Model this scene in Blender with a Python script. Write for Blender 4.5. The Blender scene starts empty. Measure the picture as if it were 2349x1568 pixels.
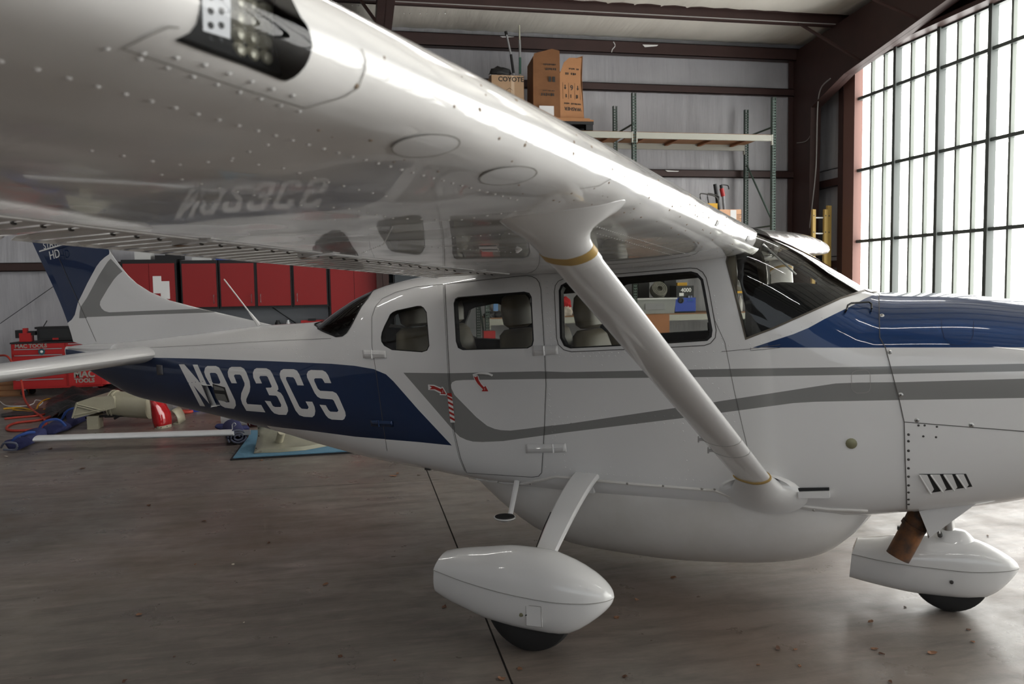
import bpy, bmesh, math, random
import numpy as np
from mathutils import Vector, Matrix
from mathutils.geometry import delaunay_2d_cdt
random.seed(7)
C = bpy.context.scene.collection
# ---------------------------------------------------------------- camera, world, exposure
# world axes: X along the back wall, Y towards it, Z up.  The hangar door is in the plane X = 8.
FOC = 1827.0
CAM = np.array([-1.51394097, -4.49542651, 1.6717079])
VF = np.array([0.19254902, 0.97879444, -0.06990218])
VR = np.array([0.98082879, -0.19414761, -0.01678042])
VU = np.array([0.02999592, 0.06533102, 0.9974127])
cd = bpy.data.cameras.new('camera'); cam = bpy.data.objects.new('camera', cd); C.objects.link(cam)
cd.sensor_width = 36.0; cd.lens = FOC/2349*36
cd.clip_start = .05; cd.clip_end = 200
cam.matrix_world = Matrix([[VR[0], VU[0], -VF[0], CAM[0]], [VR[1], VU[1], -VF[1], CAM[1]], [VR[2], VU[2], -VF[2], CAM[2]], [0, 0, 0, 1]])
cd.dof.use_dof = True; cd.dof.focus_distance = 5.2; cd.dof.aperture_fstop = 5.0
bpy.context.scene.camera = cam
sc = bpy.context.scene
sc.view_settings.view_transform = 'Standard'; sc.view_settings.look = 'None'
sc.view_settings.gamma = 1; sc.view_settings.use_curve_mapping = False
sc.view_settings.exposure = 0.95
world = bpy.data.worlds.new('world'); sc.world = world; world.use_nodes = True
bg = world.node_tree.nodes['Background']; bg.inputs[0].default_value = (.86, .93, 1.0, 1); bg.inputs[1].default_value = 0.60       # overcast daylight; it enters above the added rear wall behind the camera

def area(name, loc, rot, sx, sy, power, col):
    l = bpy.data.lights.new(name, 'AREA'); l.shape = 'RECTANGLE'; l.size = sx; l.size_y = sy; l.energy = power; l.color = col
    o = bpy.data.objects.new(name, l); C.objects.link(o); o.location = loc; o.rotation_euler = rot
    return o

# ---------------------------------------------------------------- materials
MATS = {}
def srgb(r, g, b):
    f = lambda c: (c/255/12.92 if c/255 <= .04045 else ((c/255+.055)/1.055)**2.4)
    return (f(r), f(g), f(b), 1)
def mat(name, col, rough=.5, metal=0., coat=0., noise=None, bump=None, spec=.5, emit=None, trans=0., alpha=1., ior=1.45):
    if name in MATS: return MATS[name]
    m = bpy.data.materials.new(name); m.use_nodes = True; nt = m.node_tree; b = nt.nodes['Principled BSDF']
    b.inputs['Base Color'].default_value = col; b.inputs['Roughness'].default_value = rough
    b.inputs['Metallic'].default_value = metal; b.inputs['Coat Weight'].default_value = coat; b.inputs['Coat Roughness'].default_value = .03
    b.inputs['Specular IOR Level'].default_value = spec; b.inputs['Transmission Weight'].default_value = trans; b.inputs['Alpha'].default_value = alpha
    b.inputs['IOR'].default_value = ior
    if emit: b.inputs['Emission Color'].default_value = emit[0]; b.inputs['Emission Strength'].default_value = emit[1]
    tc = None
    if noise or bump:
        tc = nt.nodes.new('ShaderNodeTexCoord')
    if noise:                                            # (scale, amount, second colour)
        n = nt.nodes.new('ShaderNodeTexNoise'); n.inputs['Scale'].default_value = noise[0]; n.inputs['Detail'].default_value = 6; n.inputs['Roughness'].default_value = .6
        nt.links.new(tc.outputs['Object'], n.inputs['Vector'])
        r = nt.nodes.new('ShaderNodeValToRGB'); r.color_ramp.elements[0].position = .35; r.color_ramp.elements[1].position = .7
        r.color_ramp.elements[0].color = (0, 0, 0, 1); r.color_ramp.elements[1].color = (noise[1],)*3+(1,)
        nt.links.new(n.outputs['Fac'], r.inputs['Fac'])
        mx = nt.nodes.new('ShaderNodeMix'); mx.data_type = 'RGBA'; mx.inputs[6].default_value = col; mx.inputs[7].default_value = noise[2]
        nt.links.new(r.outputs['Color'], mx.inputs[0]); nt.links.new(mx.outputs[2], b.inputs['Base Color'])
    if bump:                                             # (scale, strength, distance[, axis stretch])
        n = nt.nodes.new('ShaderNodeTexNoise'); n.inputs['Scale'].default_value = bump[0]; n.inputs['Detail'].default_value = bump[4] if len(bump) > 4 else 4
        mp = nt.nodes.new('ShaderNodeMapping'); mp.inputs['Scale'].default_value = bump[3] if len(bump) > 3 else (1, 1, 1)
        nt.links.new(tc.outputs['Object'], mp.inputs['Vector']); nt.links.new(mp.outputs[0], n.inputs['Vector'])
        bp = nt.nodes.new('ShaderNodeBump'); bp.inputs['Strength'].default_value = bump[1]; bp.inputs['Distance'].default_value = bump[2]
        nt.links.new(n.outputs['Fac'], bp.inputs['Height']); nt.links.new(bp.outputs['Normal'], b.inputs['Normal'])
    MATS[name] = m; return m
WB = (2.2, .5, .004)
white = mat('white_paint', (.76, .76, .755, 1), .3, coat=.9, bump=(1.8, .35, .02, (1, 1, 1), 1))
blue = mat('blue_metallic_paint', (.012, .038, .118, 1), .42, metal=.85, coat=.8, bump=(1.6, .30, .02, (1, 1, 1), 1))
wingp = mat('white_wing_paint', (.77, .765, .75, 1), .16, coat=.8, bump=(2.7, .8, .05, (1, 1, 1), 1.2))
grey = mat('grey_stripe_paint', (.235, .235, .23, 1), .22, coat=.6, bump=(1.8, .35, .02, (1, 1, 1), 1))
whitef = mat('white_fairing_plastic', (.77, .77, .76, 1), .3, coat=1.)
podm = mat('dusty_white_paint', (.76, .75, .73, 1), .3, coat=.3, noise=(2.5, .35, (.50, .46, .38, 1)))
seam = mat('dark_seam_line', (.10, .095, .09, 1), .8)  # one even dark tone for the strips draped along joints
blackr = mat('black_rubber', (.012, .012, .013, 1), .55)
tyre = mat('tyre_rubber', (.018, .018, .018, 1), .7, bump=(60, .3, .002))
blackp = mat('black_plastic', (.018, .019, .02, 1), .4)
steel = mat('bare_steel', (.55, .55, .54, 1), .3, 1.)
dsteel = mat('dark_hardware', (.09, .088, .085, 1), .45, .7)
brass = mat('brass_fastener', (.28, .27, .17, 1), .4, .6)
exh = mat('burnt_exhaust_steel', (.055, .04, .034, 1), .6, .4, noise=(13, 1., (.24, .10, .035, 1)))
amber = mat('amber_sealant', (.45, .30, .10, 1), .45)
tan = mat('tan_leather', (.34, .29, .21, 1), .45, noise=(5, .4, (.24, .20, .14, 1)))
tand = mat('brown_leather', (.075, .06, .045, 1), .5)
trim = mat('cabin_trim_plastic', (.12, .105, .085, 1), .5)
trimd = mat('cabin_dark_lining', (.03, .028, .025, 1), .7)
glare = mat('glareshield_vinyl', (.022, .023, .024, 1), .8, spec=.15)
redd = mat('red_decal', (.42, .02, .015, 1), .35)
whited = mat('white_decal', (.80, .80, .79, 1), .3)
rustm = mat('rust_streak', (.20, .11, .05, 1), .8)

def glassmat(name, tint, gl=.12, rough=0.):
    m = bpy.data.materials.new(name); m.use_nodes = True; nt = m.node_tree; nt.nodes.clear()
    out = nt.nodes.new('ShaderNodeOutputMaterial'); tr = nt.nodes.new('ShaderNodeBsdfTransparent'); tr.inputs[0].default_value = tint
    g = nt.nodes.new('ShaderNodeBsdfGlossy'); g.inputs['Roughness'].default_value = rough
    fr = nt.nodes.new('ShaderNodeFresnel'); fr.inputs[0].default_value = 1.5
    mx = nt.nodes.new('ShaderNodeMixShader'); nt.links.new(fr.outputs[0], mx.inputs[0]); nt.links.new(tr.outputs[0], mx.inputs[1]); nt.links.new(g.outputs[0], mx.inputs[2])
    nt.links.new(mx.outputs[0], out.inputs[0]); MATS[name] = m; return m
glass = glassmat('window_acrylic', (.74, .75, .72, 1))
glassd = glassmat('windshield_acrylic', (.86, .87, .84, 1))
lensm = glassmat('landing_light_lens', (.93, .95, .97, 1))

# ---------------------------------------------------------------- object helpers
def setp(o, label=None, cat=None, group=None, kind=None):
    if label: o['label'] = label
    if cat: o['category'] = cat
    if group: o['group'] = group
    if kind: o['kind'] = kind
    return o
def thing(name, label, cat, loc=(0, 0, 0), rz=0., group=None):
    o = bpy.data.objects.new(name, None); o.empty_display_size = .1; C.objects.link(o); o.location = loc; o.rotation_euler = (0, 0, rz)
    return setp(o, label, cat, group)
def link(name, me, parent=None, m=None):
    o = bpy.data.objects.new(name, me); C.objects.link(o)
    if m is not None: me.materials.clear(); me.materials.append(m)
    if parent: o.parent = parent
    return o
def smooth(me, ang=35):
    for p in me.polygons: p.use_smooth = True
    try: me.set_sharp_from_angle(angle=math.radians(ang))
    except Exception: pass
def obj(name, bm, m, parent=None, sm=35, bev=0):
    if bev:
        es = [e for e in bm.edges if len(e.link_faces) == 2 and e.calc_face_angle(0) > .6]
        bmesh.ops.bevel(bm, geom=es, offset=bev, segments=2, affect='EDGES', profile=.6)
    bmesh.ops.recalc_face_normals(bm, faces=bm.faces)
    me = bpy.data.meshes.new(name); bm.to_mesh(me); bm.free()
    if sm: smooth(me, sm)
    ms = m if isinstance(m, (list, tuple)) else [m]
    for x in ms: me.materials.append(x)
    o = bpy.data.objects.new(name, me); C.objects.link(o)
    if parent: o.parent = parent
    return o
def cp(o, loc=None, rz=None, parent=None, label=None, group=None):      # copy a thing with its parts and sub-parts
    c = o.copy(); C.objects.link(c)
    if parent is not None: c.parent = parent
    if loc is not None: c.location = loc
    if rz is not None: c.rotation_euler = (0, 0, rz)
    if label: c['label'] = label
    if group: c['group'] = group
    for ch in [k for k in C.objects if k.parent == o]:
        cp(ch, parent=c)
    return c
def box(bm, x0, x1, y0, y1, z0, z1, M=None):
    vs = [bm.verts.new(Vector(p) if M is None else M @ Vector(p)) for p in
          [(x0, y0, z0), (x1, y0, z0), (x1, y1, z0), (x0, y1, z0), (x0, y0, z1), (x1, y0, z1), (x1, y1, z1), (x0, y1, z1)]]
    for f in [(3, 2, 1, 0), (4, 5, 6, 7), (0, 1, 5, 4), (1, 2, 6, 5), (2, 3, 7, 6), (3, 0, 4, 7)]: bm.faces.new([vs[i] for i in f])
    return vs
def boxo(name, x0, x1, y0, y1, z0, z1, m, parent=None, bev=0, sm=0):
    bm = bmesh.new(); box(bm, x0, x1, y0, y1, z0, z1); return obj(name, bm, m, parent, sm if not bev else 35, bev)
def frame(d, up=Vector((0, 0, 1))):
    d = d.normalized(); a = d.cross(up)
    if a.length < 1e-4: a = d.cross(Vector((1, 0, 0)))
    a.normalize(); return d, a, a.cross(d)
def tube(bm, pts, r, n=8, cap=True, flat=1., up=Vector((0, 0, 1))):
    pts = [Vector(p) for p in pts]; rs = r if isinstance(r, (list, tuple)) else [r]*len(pts); rings = []
    for i, p in enumerate(pts):
        d = pts[min(i+1, len(pts)-1)]-pts[max(i-1, 0)]; d, a, b = frame(d, up)
        rings.append([bm.verts.new(p+(a*math.cos(t)+b*math.sin(t)*flat)*rs[i]) for t in [k*2*math.pi/n for k in range(n)]])
    for i in range(len(rings)-1):
        for k in range(n): bm.faces.new((rings[i][k], rings[i][(k+1) % n], rings[i+1][(k+1) % n], rings[i+1][k]))
    if cap: bm.faces.new(rings[0]); bm.faces.new(list(reversed(rings[-1])))
def smoothpts(pts, k=6):
    P = [Vector(p) for p in pts]; out = []
    for i in range(len(P)-1):
        a, b, c, d = P[max(i-1, 0)], P[i], P[i+1], P[min(i+2, len(P)-1)]
        for j in range(k):
            t = j/k; out.append(.5*((2*b)+(c-a)*t+(2*a-5*b+4*c-d)*t*t+(3*b-a-3*c+d)*t**3))
    return out+[P[-1]]
def loft(bm, rings, cap=True, closed=True):
    R = [[bm.verts.new(p) for p in r] for r in rings]; n = len(R[0])
    for i in range(len(R)-1):
        for k in range(n if closed else n-1):
            try: bm.faces.new((R[i][k], R[i][(k+1) % n], R[i+1][(k+1) % n], R[i+1][k]))
            except ValueError: pass
    if cap: bm.faces.new(R[0]); bm.faces.new(list(reversed(R[-1])))
def prism(bm, pts, off):            # extrude polygon pts (3-D) along vector off
    a = [bm.verts.new(p) for p in pts]; b = [bm.verts.new(Vector(p)+Vector(off)) for p in pts]; n = len(pts)
    bm.faces.new(a); bm.faces.new(list(reversed(b)))
    for i in range(n): bm.faces.new((a[i], b[i], b[(i+1) % n], a[(i+1) % n]))
def lathe(bm, prof, M, n=24):       # prof: (r, h) along local z of M
    R = [[bm.verts.new(M @ Vector((r*math.cos(t), r*math.sin(t), h))) for t in [k*2*math.pi/n for k in range(n)]] for r, h in prof]
    for i in range(len(R)-1):
        for k in range(n): bm.faces.new((R[i][k], R[i][(k+1) % n], R[i+1][(k+1) % n], R[i+1][k]))
    bm.faces.new(R[0]); bm.faces.new(list(reversed(R[-1])))
def text_mesh(s, size, depth=.0, bold=0., shear=0., extrude=.002, space=1.):
    cu = bpy.data.curves.new('txt', 'FONT'); cu.body = s; cu.size = size; cu.extrude = extrude; cu.offset = bold; cu.shear = shear; cu.space_character = space
    cu.align_x = 'CENTER'; cu.align_y = 'CENTER'; cu.resolution_u = 3
    o = bpy.data.objects.new('txt', cu); C.objects.link(o); bpy.context.view_layer.update()
    me = bpy.data.meshes.new_from_object(o.evaluated_get(bpy.context.evaluated_depsgraph_get()))
    bpy.data.objects.remove(o); bpy.data.curves.remove(cu); return me
def lettering(name, s, size, loc, xd, yd, m, parent=None, sx=1., **k):      # text lying in the plane (xd, yd)
    me = text_mesh(s, size, **k); xd, yd = Vector(xd).normalized(), Vector(yd).normalized(); z = xd.cross(yd); xd = xd*sx
    me.transform(Matrix([[xd[i], yd[i], z[i], loc[i]] for i in range(3)]+[[0, 0, 0, 1]]))
    return link(name, me, parent, m)

# survey of the photograph: the point where the sight line of a pixel meets a plane of the hangar
def at(x, y, X=None, Y=None, Z=None):
    d = VF+(x-1174.5)/FOC*VR-(y-784)/FOC*VU
    t = (X-CAM[0])/d[0] if X is not None else (Y-CAM[1])/d[1] if Y is not None else (Z-CAM[2])/d[2]
    return Vector(CAM+t*d)
YAW = -.6482
AIR = thing('airplane', 'white high-wing single-engine airplane with dark blue and grey stripes parked on the hangar floor', 'airplane', (0, 0, 0), YAW)
ca, sa = math.cos(YAW), math.sin(YAW)
W2P = np.array([[ca, sa, 0], [-sa, ca, 0], [0, 0, 1.]])
PC, PF, PR, PU = [W2P @ v for v in (CAM, VF, VR, VU)]
def pat(x, y, X=None, Y=None, Z=None):          # same, in the airplane's own axes (X forward, Y to its left, Z up)
    d = PF+(x-1174.5)/FOC*PR-(y-784)/FOC*PU
    t = (X-PC[0])/d[0] if X is not None else (Y-PC[1])/d[1] if Y is not None else (Z-PC[2])/d[2]
    return Vector(PC+t*d)
def pproj(P):
    v = P-PC; z = v @ PF
    return np.stack([1174.5+FOC*(v @ PR)/z, 784-FOC*(v @ PU)/z], -1)

# ---------------------------------------------------------------- smooth parametric skins
def pchip(xs, ys):
    xs = np.array(xs, float); ys = np.array(ys, float); h = np.diff(xs); d = np.diff(ys)/h; m = np.zeros(len(xs))
    for i in range(1, len(xs)-1):
        if d[i-1]*d[i] > 0: w1 = 2*h[i]+h[i-1]; w2 = h[i]+2*h[i-1]; m[i] = (w1+w2)/(w1/d[i-1]+w2/d[i])
    m[0], m[-1] = d[0], d[-1]
    X = np.linspace(xs[0], xs[-1], 3000); k = np.clip(np.searchsorted(xs, X)-1, 0, len(xs)-2); t = (X-xs[k])/h[k]
    Y = ys[k]*(1+2*t)*(1-t)**2+h[k]*m[k]*t*(1-t)**2+ys[k+1]*t*t*(3-2*t)+h[k]*m[k+1]*t*t*(t-1)
    Y = np.convolve(np.pad(Y, 12, 'edge'), np.ones(25)/25, 'valid')
    return lambda x: np.interp(x, X, Y)
def spow(v, p): return np.sign(v)*np.abs(v)**p
class Skin:
    """surface fn(u, v) -> (..., 3); polygons drawn in pixels of the photograph are carried onto it"""
    def __init__(s, fn, ur, vr, vs=.5, flip=1, usegrid=None):
        s.fn, s.ur, s.vr, s.vs, s.flip = fn, ur, vr, vs, flip
        gu, gv = np.meshgrid(np.linspace(*ur, 260), np.linspace(*(usegrid or vr), 90), indexing='ij')
        s.g = np.stack([gu.ravel(), gv.ravel()], -1); P = fn(s.g[:, 0], s.g[:, 1]); s.gp = pproj(P)
        n = s.normal(s.g[:, 0], s.g[:, 1]); s.ok = (n*(P-PC)).sum(-1) < 0; s.gp[~s.ok] = 1e7
    def normal(s, u, v, e=.01):
        a = s.fn(u+e, v)-s.fn(u-e, v); b = s.fn(u, v+e)-s.fn(u, v-e); n = np.cross(a, b)*s.flip
        return n/np.maximum(np.linalg.norm(n, axis=-1, keepdims=True), 1e-9)
    def inv(s, pts):
        q = np.array(pts, float); i = np.array([np.argmin(((s.gp-p)**2).sum(-1)) for p in q]); w = s.g[i].copy(); e = 1e-4
        w0 = w.copy()
        for _ in range(12):
            r = pproj(s.fn(w[:, 0], w[:, 1]))-q
            ju = (pproj(s.fn(w[:, 0]+e, w[:, 1]))-q-r)/e; jv = (pproj(s.fn(w[:, 0], w[:, 1]+e))-q-r)/e
            det = ju[:, 0]*jv[:, 1]-ju[:, 1]*jv[:, 0]; det = np.where(np.abs(det) < 1e-3, 1e9, det)
            du = (r[:, 0]*jv[:, 1]-r[:, 1]*jv[:, 0])/det; dv = (ju[:, 0]*r[:, 1]-ju[:, 1]*r[:, 0])/det
            w[:, 0] -= np.clip(du, -.05, .05); w[:, 1] -= np.clip(dv, -.05, .05)
            w[:, 0] = np.clip(w[:, 0], w0[:, 0]-.08, w0[:, 0]+.08); w[:, 1] = np.clip(w[:, 1], np.maximum(w0[:, 1]-.15, s.vr[0]), np.minimum(w0[:, 1]+.15, s.vr[1]))
        return w
    def loop(s, px, extra=(), step=7., close=True):     # pixel polygon -> dense (u, v) loop;  extra = (u, v) points appended
        P = []; n = len(px)
        for i in range(n if (close and not len(extra)) else n-1):
            a = np.array(px[i], float); b = np.array(px[(i+1) % n], float); k = max(1, int(np.hypot(*(b-a))/step))
            for j in range(k): P.append(a+(b-a)*j/k)
        if len(extra) or not close: P.append(np.array(px[-1], float))
        w = s.inv(P).tolist()
        if len(extra):
            E = [w[-1]]+[list(e) for e in extra]+[w[0]]
            for i in range(len(E)-1):
                a = np.array(E[i]); b = np.array(E[i+1]); k = max(1, int(np.hypot(*(b-a))/.05))
                for j in range(1, k+(0 if i == len(E)-2 else 1)): w.append((a+(b-a)*j/k).tolist())
        return w
    def pts(s, w, off=0.):
        w = np.array(w, float); P = s.fn(w[:, 0], w[:, 1])
        return P+s.normal(w[:, 0], w[:, 1])*off if off else P
    def px(s, pts, off=0.): return s.pts(s.inv(pts), off)
def inside(poly, P):
    poly = np.array(poly); x, y = P[:, 0], P[:, 1]; r = np.zeros(len(P), bool); n = len(poly); j = n-1
    for i in range(n):
        xi, yi = poly[i]; xj, yj = poly[j]
        c = ((yi > y) != (yj > y)) & (x < (xj-xi)*(y-yi)/((yj-yi) if yj != yi else 1e-12)+xi); r ^= c; j = i
    return r
def triang(skin, loops, du, dv, ur=None, vr=None, gridcheck=.35):
    ur = ur or skin.ur; vr = vr or skin.vr; s = skin.vs
    nu = max(2, int(round((ur[1]-ur[0])/du))); nv = max(2, int(round((vr[1]-vr[0])/dv)))
    gu, gv = np.meshgrid(np.linspace(*ur, nu+1), np.linspace(*vr, nv+1), indexing='ij'); G = np.stack([gu.ravel(), gv.ravel()], -1)
    edge = (np.isclose(G[:, 0], ur[0]) | np.isclose(G[:, 0], ur[1]) | np.isclose(G[:, 1], vr[0]) | np.isclose(G[:, 1], vr[1]))
    L = [np.array(l) for l in loops]
    if L:
        A = np.concatenate(L); keep = np.ones(len(G), bool); sc_ = np.array([1/du, 1/dv])
        for i in range(0, len(G), 500):
            d = (((G[i:i+500, None]-A[None])*sc_)**2).sum(-1).min(1); keep[i:i+500] = d > gridcheck**2
        G = G[keep | edge]
    V = [Vector((p[0], p[1]*s)) for p in G]; E = []
    for l in L:
        b = len(V); V += [Vector((min(max(p[0], ur[0]), ur[1]), min(max(p[1], vr[0]), vr[1])*s)) for p in l]; n = len(l)
        E += [(b+i, b+(i+1) % n) for i in range(n)]
    v, e, f, *_ = delaunay_2d_cdt(V, E, [], 0, 1e-5, False)
    v = np.array([(p[0], p[1]/s) for p in v]); f = np.array([t for t in f if len(t) == 3]); return v, f
def skin_mesh(name, skin, v, f, mi, mats, parent, mirror=False, off=0., flipn=False):
    used = np.unique(f); rm = -np.ones(len(v), int); rm[used] = np.arange(len(used)); f = rm[f]; v = v[used]
    P = skin.fn(v[:, 0], v[:, 1]); N = skin.normal(v[:, 0], v[:, 1]); P = P+N*off
    if flipn: N = -N
    if mirror: P = P*[1, -1, 1]; N = N*[1, -1, 1]
    a, b, c = P[f[:, 0]], P[f[:, 1]], P[f[:, 2]]; g = np.cross(b-a, c-a); bad = (g*N[f[:, 0]]).sum(-1) < 0; f = f.copy(); f[bad] = f[bad][:, ::-1]
    good = np.linalg.norm(g, axis=-1) > 1e-9; f = f[good]; mi = mi[good]
    me = bpy.data.meshes.new(name); me.from_pydata(P.tolist(), [], f.tolist())
    for m in mats: me.materials.append(m)
    me.polygons.foreach_set('material_index', mi.astype('i')); me.polygons.foreach_set('use_smooth', np.ones(len(f), bool)); me.update()
    try: me.normals_split_custom_set_from_vertices(N.tolist())
    except Exception: pass
    return link(name, me, parent)
def strip(name, skin, w, width, m, parent, off=.0012, thick=.0015, closed=False, bm=None, mirror=False):   # flat ribbon draped on the skin
    own = bm is None
    if own: bm = bmesh.new()
    P = skin.pts(w, off); N = skin.normal(np.array(w)[:, 0], np.array(w)[:, 1]); n = len(P); A = []; B = []
    for i in range(n):
        d = P[(i+1) % n]-P[i-1] if closed else P[min(i+1, n-1)]-P[max(i-1, 0)]
        t = np.cross(N[i], d); t = t/max(np.linalg.norm(t), 1e-9)*width/2
        if mirror: A.append(bm.verts.new((P[i]+t)*[1, -1, 1])); B.append(bm.verts.new((P[i]-t)*[1, -1, 1]))
        else: A.append(bm.verts.new(P[i]+t)); B.append(bm.verts.new(P[i]-t))
    for i in range(n if closed else n-1):
        j = (i+1) % n; bm.faces.new((A[i], A[j], B[j], B[i]))
    if own: return obj(name, bm, m, parent)
def patch(name, skin, px, m, parent, off=.002, du=.05, dv=.05, step=6, loop=None):        # decal or plate draped on the skin
    w = loop if loop is not None else skin.loop(px, step=step); A = np.array(w)
    ur = (A[:, 0].min()-.001, A[:, 0].max()+.001); vr = (A[:, 1].min()-.001, A[:, 1].max()+.001)
    v, f = triang(skin, [w], du, dv, ur, vr); cen = v[f].mean(1); k = inside(w, cen)
    return skin_mesh(name, skin, v, f[k], np.zeros(k.sum(), int), [m], parent, off=off)
OCT = [(1, 0, 0), (.5, .866, 0), (-.5, .866, 0), (-1, 0, 0), (-.5, -.866, 0), (.5, -.866, 0)]
class Rivets:
    def __init__(s): s.v = []; s.f = []
    def add(s, P, N, r=.0042):
        for p, n in zip(P, N):
            d, a, b = frame(Vector(n)); p = Vector(p); o = len(s.v)
            for q in OCT: s.v.append(p+(a*q[0]+b*q[1])*r)
            for q in OCT: s.v.append(p+(a*q[0]+b*q[1])*r*.6+d*r*.42)
            for k in range(6): s.f.append((o+k, o+(k+1) % 6, o+6+(k+1) % 6, o+6+k))
            s.f.append(tuple(o+6+k for k in range(6)))
    def row(s, skin, px, pitch=.03, r=.0042, split=None):
        w = np.array(skin.loop(px, close=False, step=4)); P = skin.pts(w); L = np.r_[0, np.cumsum(np.linalg.norm(np.diff(P, axis=0), axis=1))]
        if L[-1] < pitch: return
        t = np.arange(0, L[-1], pitch); ww = np.stack([np.interp(t, L, w[:, 0]), np.interp(t, L, w[:, 1])], -1)
        if split is None: s.add(skin.pts(ww), skin.normal(ww[:, 0], ww[:, 1]), r)
        else:
            k = [next((j+1 for j, pl in enumerate(split[0]) if inside(pl, q[None])[0]), 0) for q in ww]
            for j in range(len(split[1])):
                q = ww[np.array(k) == j]
                if len(q): split[1][j].add(skin.pts(q), skin.normal(q[:, 0], q[:, 1]), r)
    def build(s, name, m, parent):
        me = bpy.data.meshes.new(name); me.from_pydata([tuple(p) for p in s.v], [], s.f); smooth(me, 60)
        o = link(name, me, parent, m); o['kind'] = 'stuff'; return o
def off_(pts, ox, oy, s): return [(ox+x/s, oy+y/s) for x, y in pts]
R3 = lambda p: off_(p, 600, 560, 2.8)
R4 = lambda p: off_(p, 1240, 560, 2.8)
R5 = lambda p: off_(p, 1649, 560, 2.8)
# ================================================================ fuselage
KX = [-4.98, -4.57, -4.08, -3.6, -3.0, -2.44, -2.1, -1.96, -1.7, -1.41, -1.09, -.8, -.4, 0, .5, .85, 1.15, 1.4, 1.6, 1.85, 2.1, 2.35, 2.6, 2.8, 2.9]
zbF = pchip([-4.98, -4.57, -4.08, -3.6, -2.9, -2.44, -1.96, -1.41, -1.09, -.8, -.4, .9, 1.3, 1.55, 1.8, 2.02, 2.3, 2.55, 2.8, 2.95],
            [1.13, .975, .815, .765, .69, .635, .575, .535, .53, .515, .505, .495, .515, .55, .59, .64, .745, .83, .93, 1.0])
ztF = pchip([-4.98, -4.5, -3.5, -2.75, -2.2, -2.06, -1.87, -1.62, -1.45, -1.1, -.85, 0, .78, .84, 1.06, 1.27, 1.38, 1.46, 1.7, 2.03, 2.4, 2.7, 2.95],
            [1.215, 1.245, 1.335, 1.41, 1.445, 1.465, 1.56, 1.66, 1.705, 1.755, 1.77, 1.82, 1.94, 1.925, 1.818, 1.675, 1.612, 1.604, 1.598, 1.56, 1.51, 1.44, 1.36])
wF = pchip([-4.98, -4.5, -4, -3.5, -3, -2.5, -2, -1.5, -1, -.5, 1.2, 1.45, 1.8, 2.2, 2.5, 2.75, 2.95], [.02, .08, .15, .22, .295, .37, .445, .515, .55, .56, .555, .54, .51, .46, .40, .30, .19])
zmF = pchip([-4.98, -4, -3, -2, -1, 0, 1.5, 2.2, 2.95], [1.18, 1.07, 1.04, 1.03, 1.02, 1.05, 1.12, 1.12, 1.15])
ntF = pchip([-4.98, -2.6, -2.1, -1.6, -1.1, -.6, .6, .95, 1.3, 1.5, 1.9, 2.95], [2.2, 2.3, 2.4, 3.2, 4.2, 5.5, 6, 4.2, 3.1, 3.2, 3.0, 2.3])
nbF = pchip([-4.98, -2.6, -1.6, -.8, .3, 1.3, 1.8, 2.95], [2.2, 2.4, 3.2, 5, 7, 5, 3.6, 2.2])
def fus(X, a, side=-1):
    X = np.asarray(X, float); a = np.asarray(a, float); c = np.cos(a); s = np.sin(a); up = c >= 0
    n = np.where(up, ntF(X), nbF(X)); zm = zmF(X); h = np.where(up, ztF(X)-zm, zm-zbF(X))
    k = (np.abs(c)**n+np.abs(s)**n)**(-1/n)
    return np.stack([X+0*a, side*wF(X)*k*s, zm+h*k*c], -1)
FUS = Skin(fus, (-4.98, 2.95), (0., math.pi), vs=.5, flip=1)
if (FUS.normal(np.array([0.]), np.array([1.5]))[0][1]) > 0: FUS.flip = -1; FUS.__init__(fus, (-4.98, 2.95), (0., math.pi), .5, -1)
S2 = lambda p: off_(p, 380, 840, 4.698)
GL = {
 'S': [(1785,180),(1715,178),(1690,135),(1675,128),(1612,128),(1600,138),(1603,160),(1640,240),(1665,262),(1800,270),(1840,290),(1865,330),(1935,490),(1941,530),(1925,566),(1905,578),(1790,572),(1752,555),(1725,525),(1658,412),(1725,418),(1755,470),(1775,487),(1850,490),(1862,475),(1812,368),(1795,355),(1670,345),(1635,325),(1605,285),(1525,120),(1520,85),(1535,52),(1565,38),(1690,42),(1725,60),(1750,95)],
 'C': [(1490,205),(1420,203),(1393,140),(1375,118),(1310,112),(1296,120),(1300,145),(1440,430),(1465,455),(1530,460),(1541,440),(1508,377),(1580,380),(1605,435),(1613,480),(1605,525),(1580,547),(1490,542),(1440,525),(1400,475),(1235,120),(1228,80),(1240,45),(1270,28),(1380,30),(1415,45),(1440,85)],
 '3': [(975,183),(945,120),(940,70),(955,32),(980,18),(1085,20),(1125,40),(1150,80),(1210,215),(1215,245),(1200,265),(1240,285),(1265,320),(1315,440),(1320,480),(1300,522),(1220,520),(1170,505),(1140,475),(1068,370),(1130,375),(1155,425),(1180,437),(1240,437),(1246,415),(1205,330),(1190,315),(1115,310),(1078,230),(1135,228),(1143,215),(1100,115),(1085,103),(1017,103),(1010,120),(1038,183)],
 '2': [(710,180),(675,110),(668,60),(685,18),(710,5),(810,5),(845,25),(870,65),(905,160),(912,220),(905,270),(870,350),(868,380),(880,405),(1030,415),(1075,495),(870,478),(825,400),(810,350),(815,290),(850,205),(850,180),(815,100),(800,88),(747,87),(735,100),(768,182)],
 '9': [(470,178),(430,110),(415,60),(425,15),(450,-5),(540,-5),(575,12),(600,55),(750,370),(757,420),(735,458),(640,445),(595,420),(545,330),(600,335),(630,375),(655,387),(688,385),(625,250),(530,240),(490,212)],
 'h9': [(475,76),(487,68),(535,70),(555,85),(590,170),(580,188),(515,185),(500,165)],
 'N': [(141,-23),(200,-23),(378,182),(291,-19),(343,-19),(555,435),(498,435),(300,205),(425,430),(370,425)],
}
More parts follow.
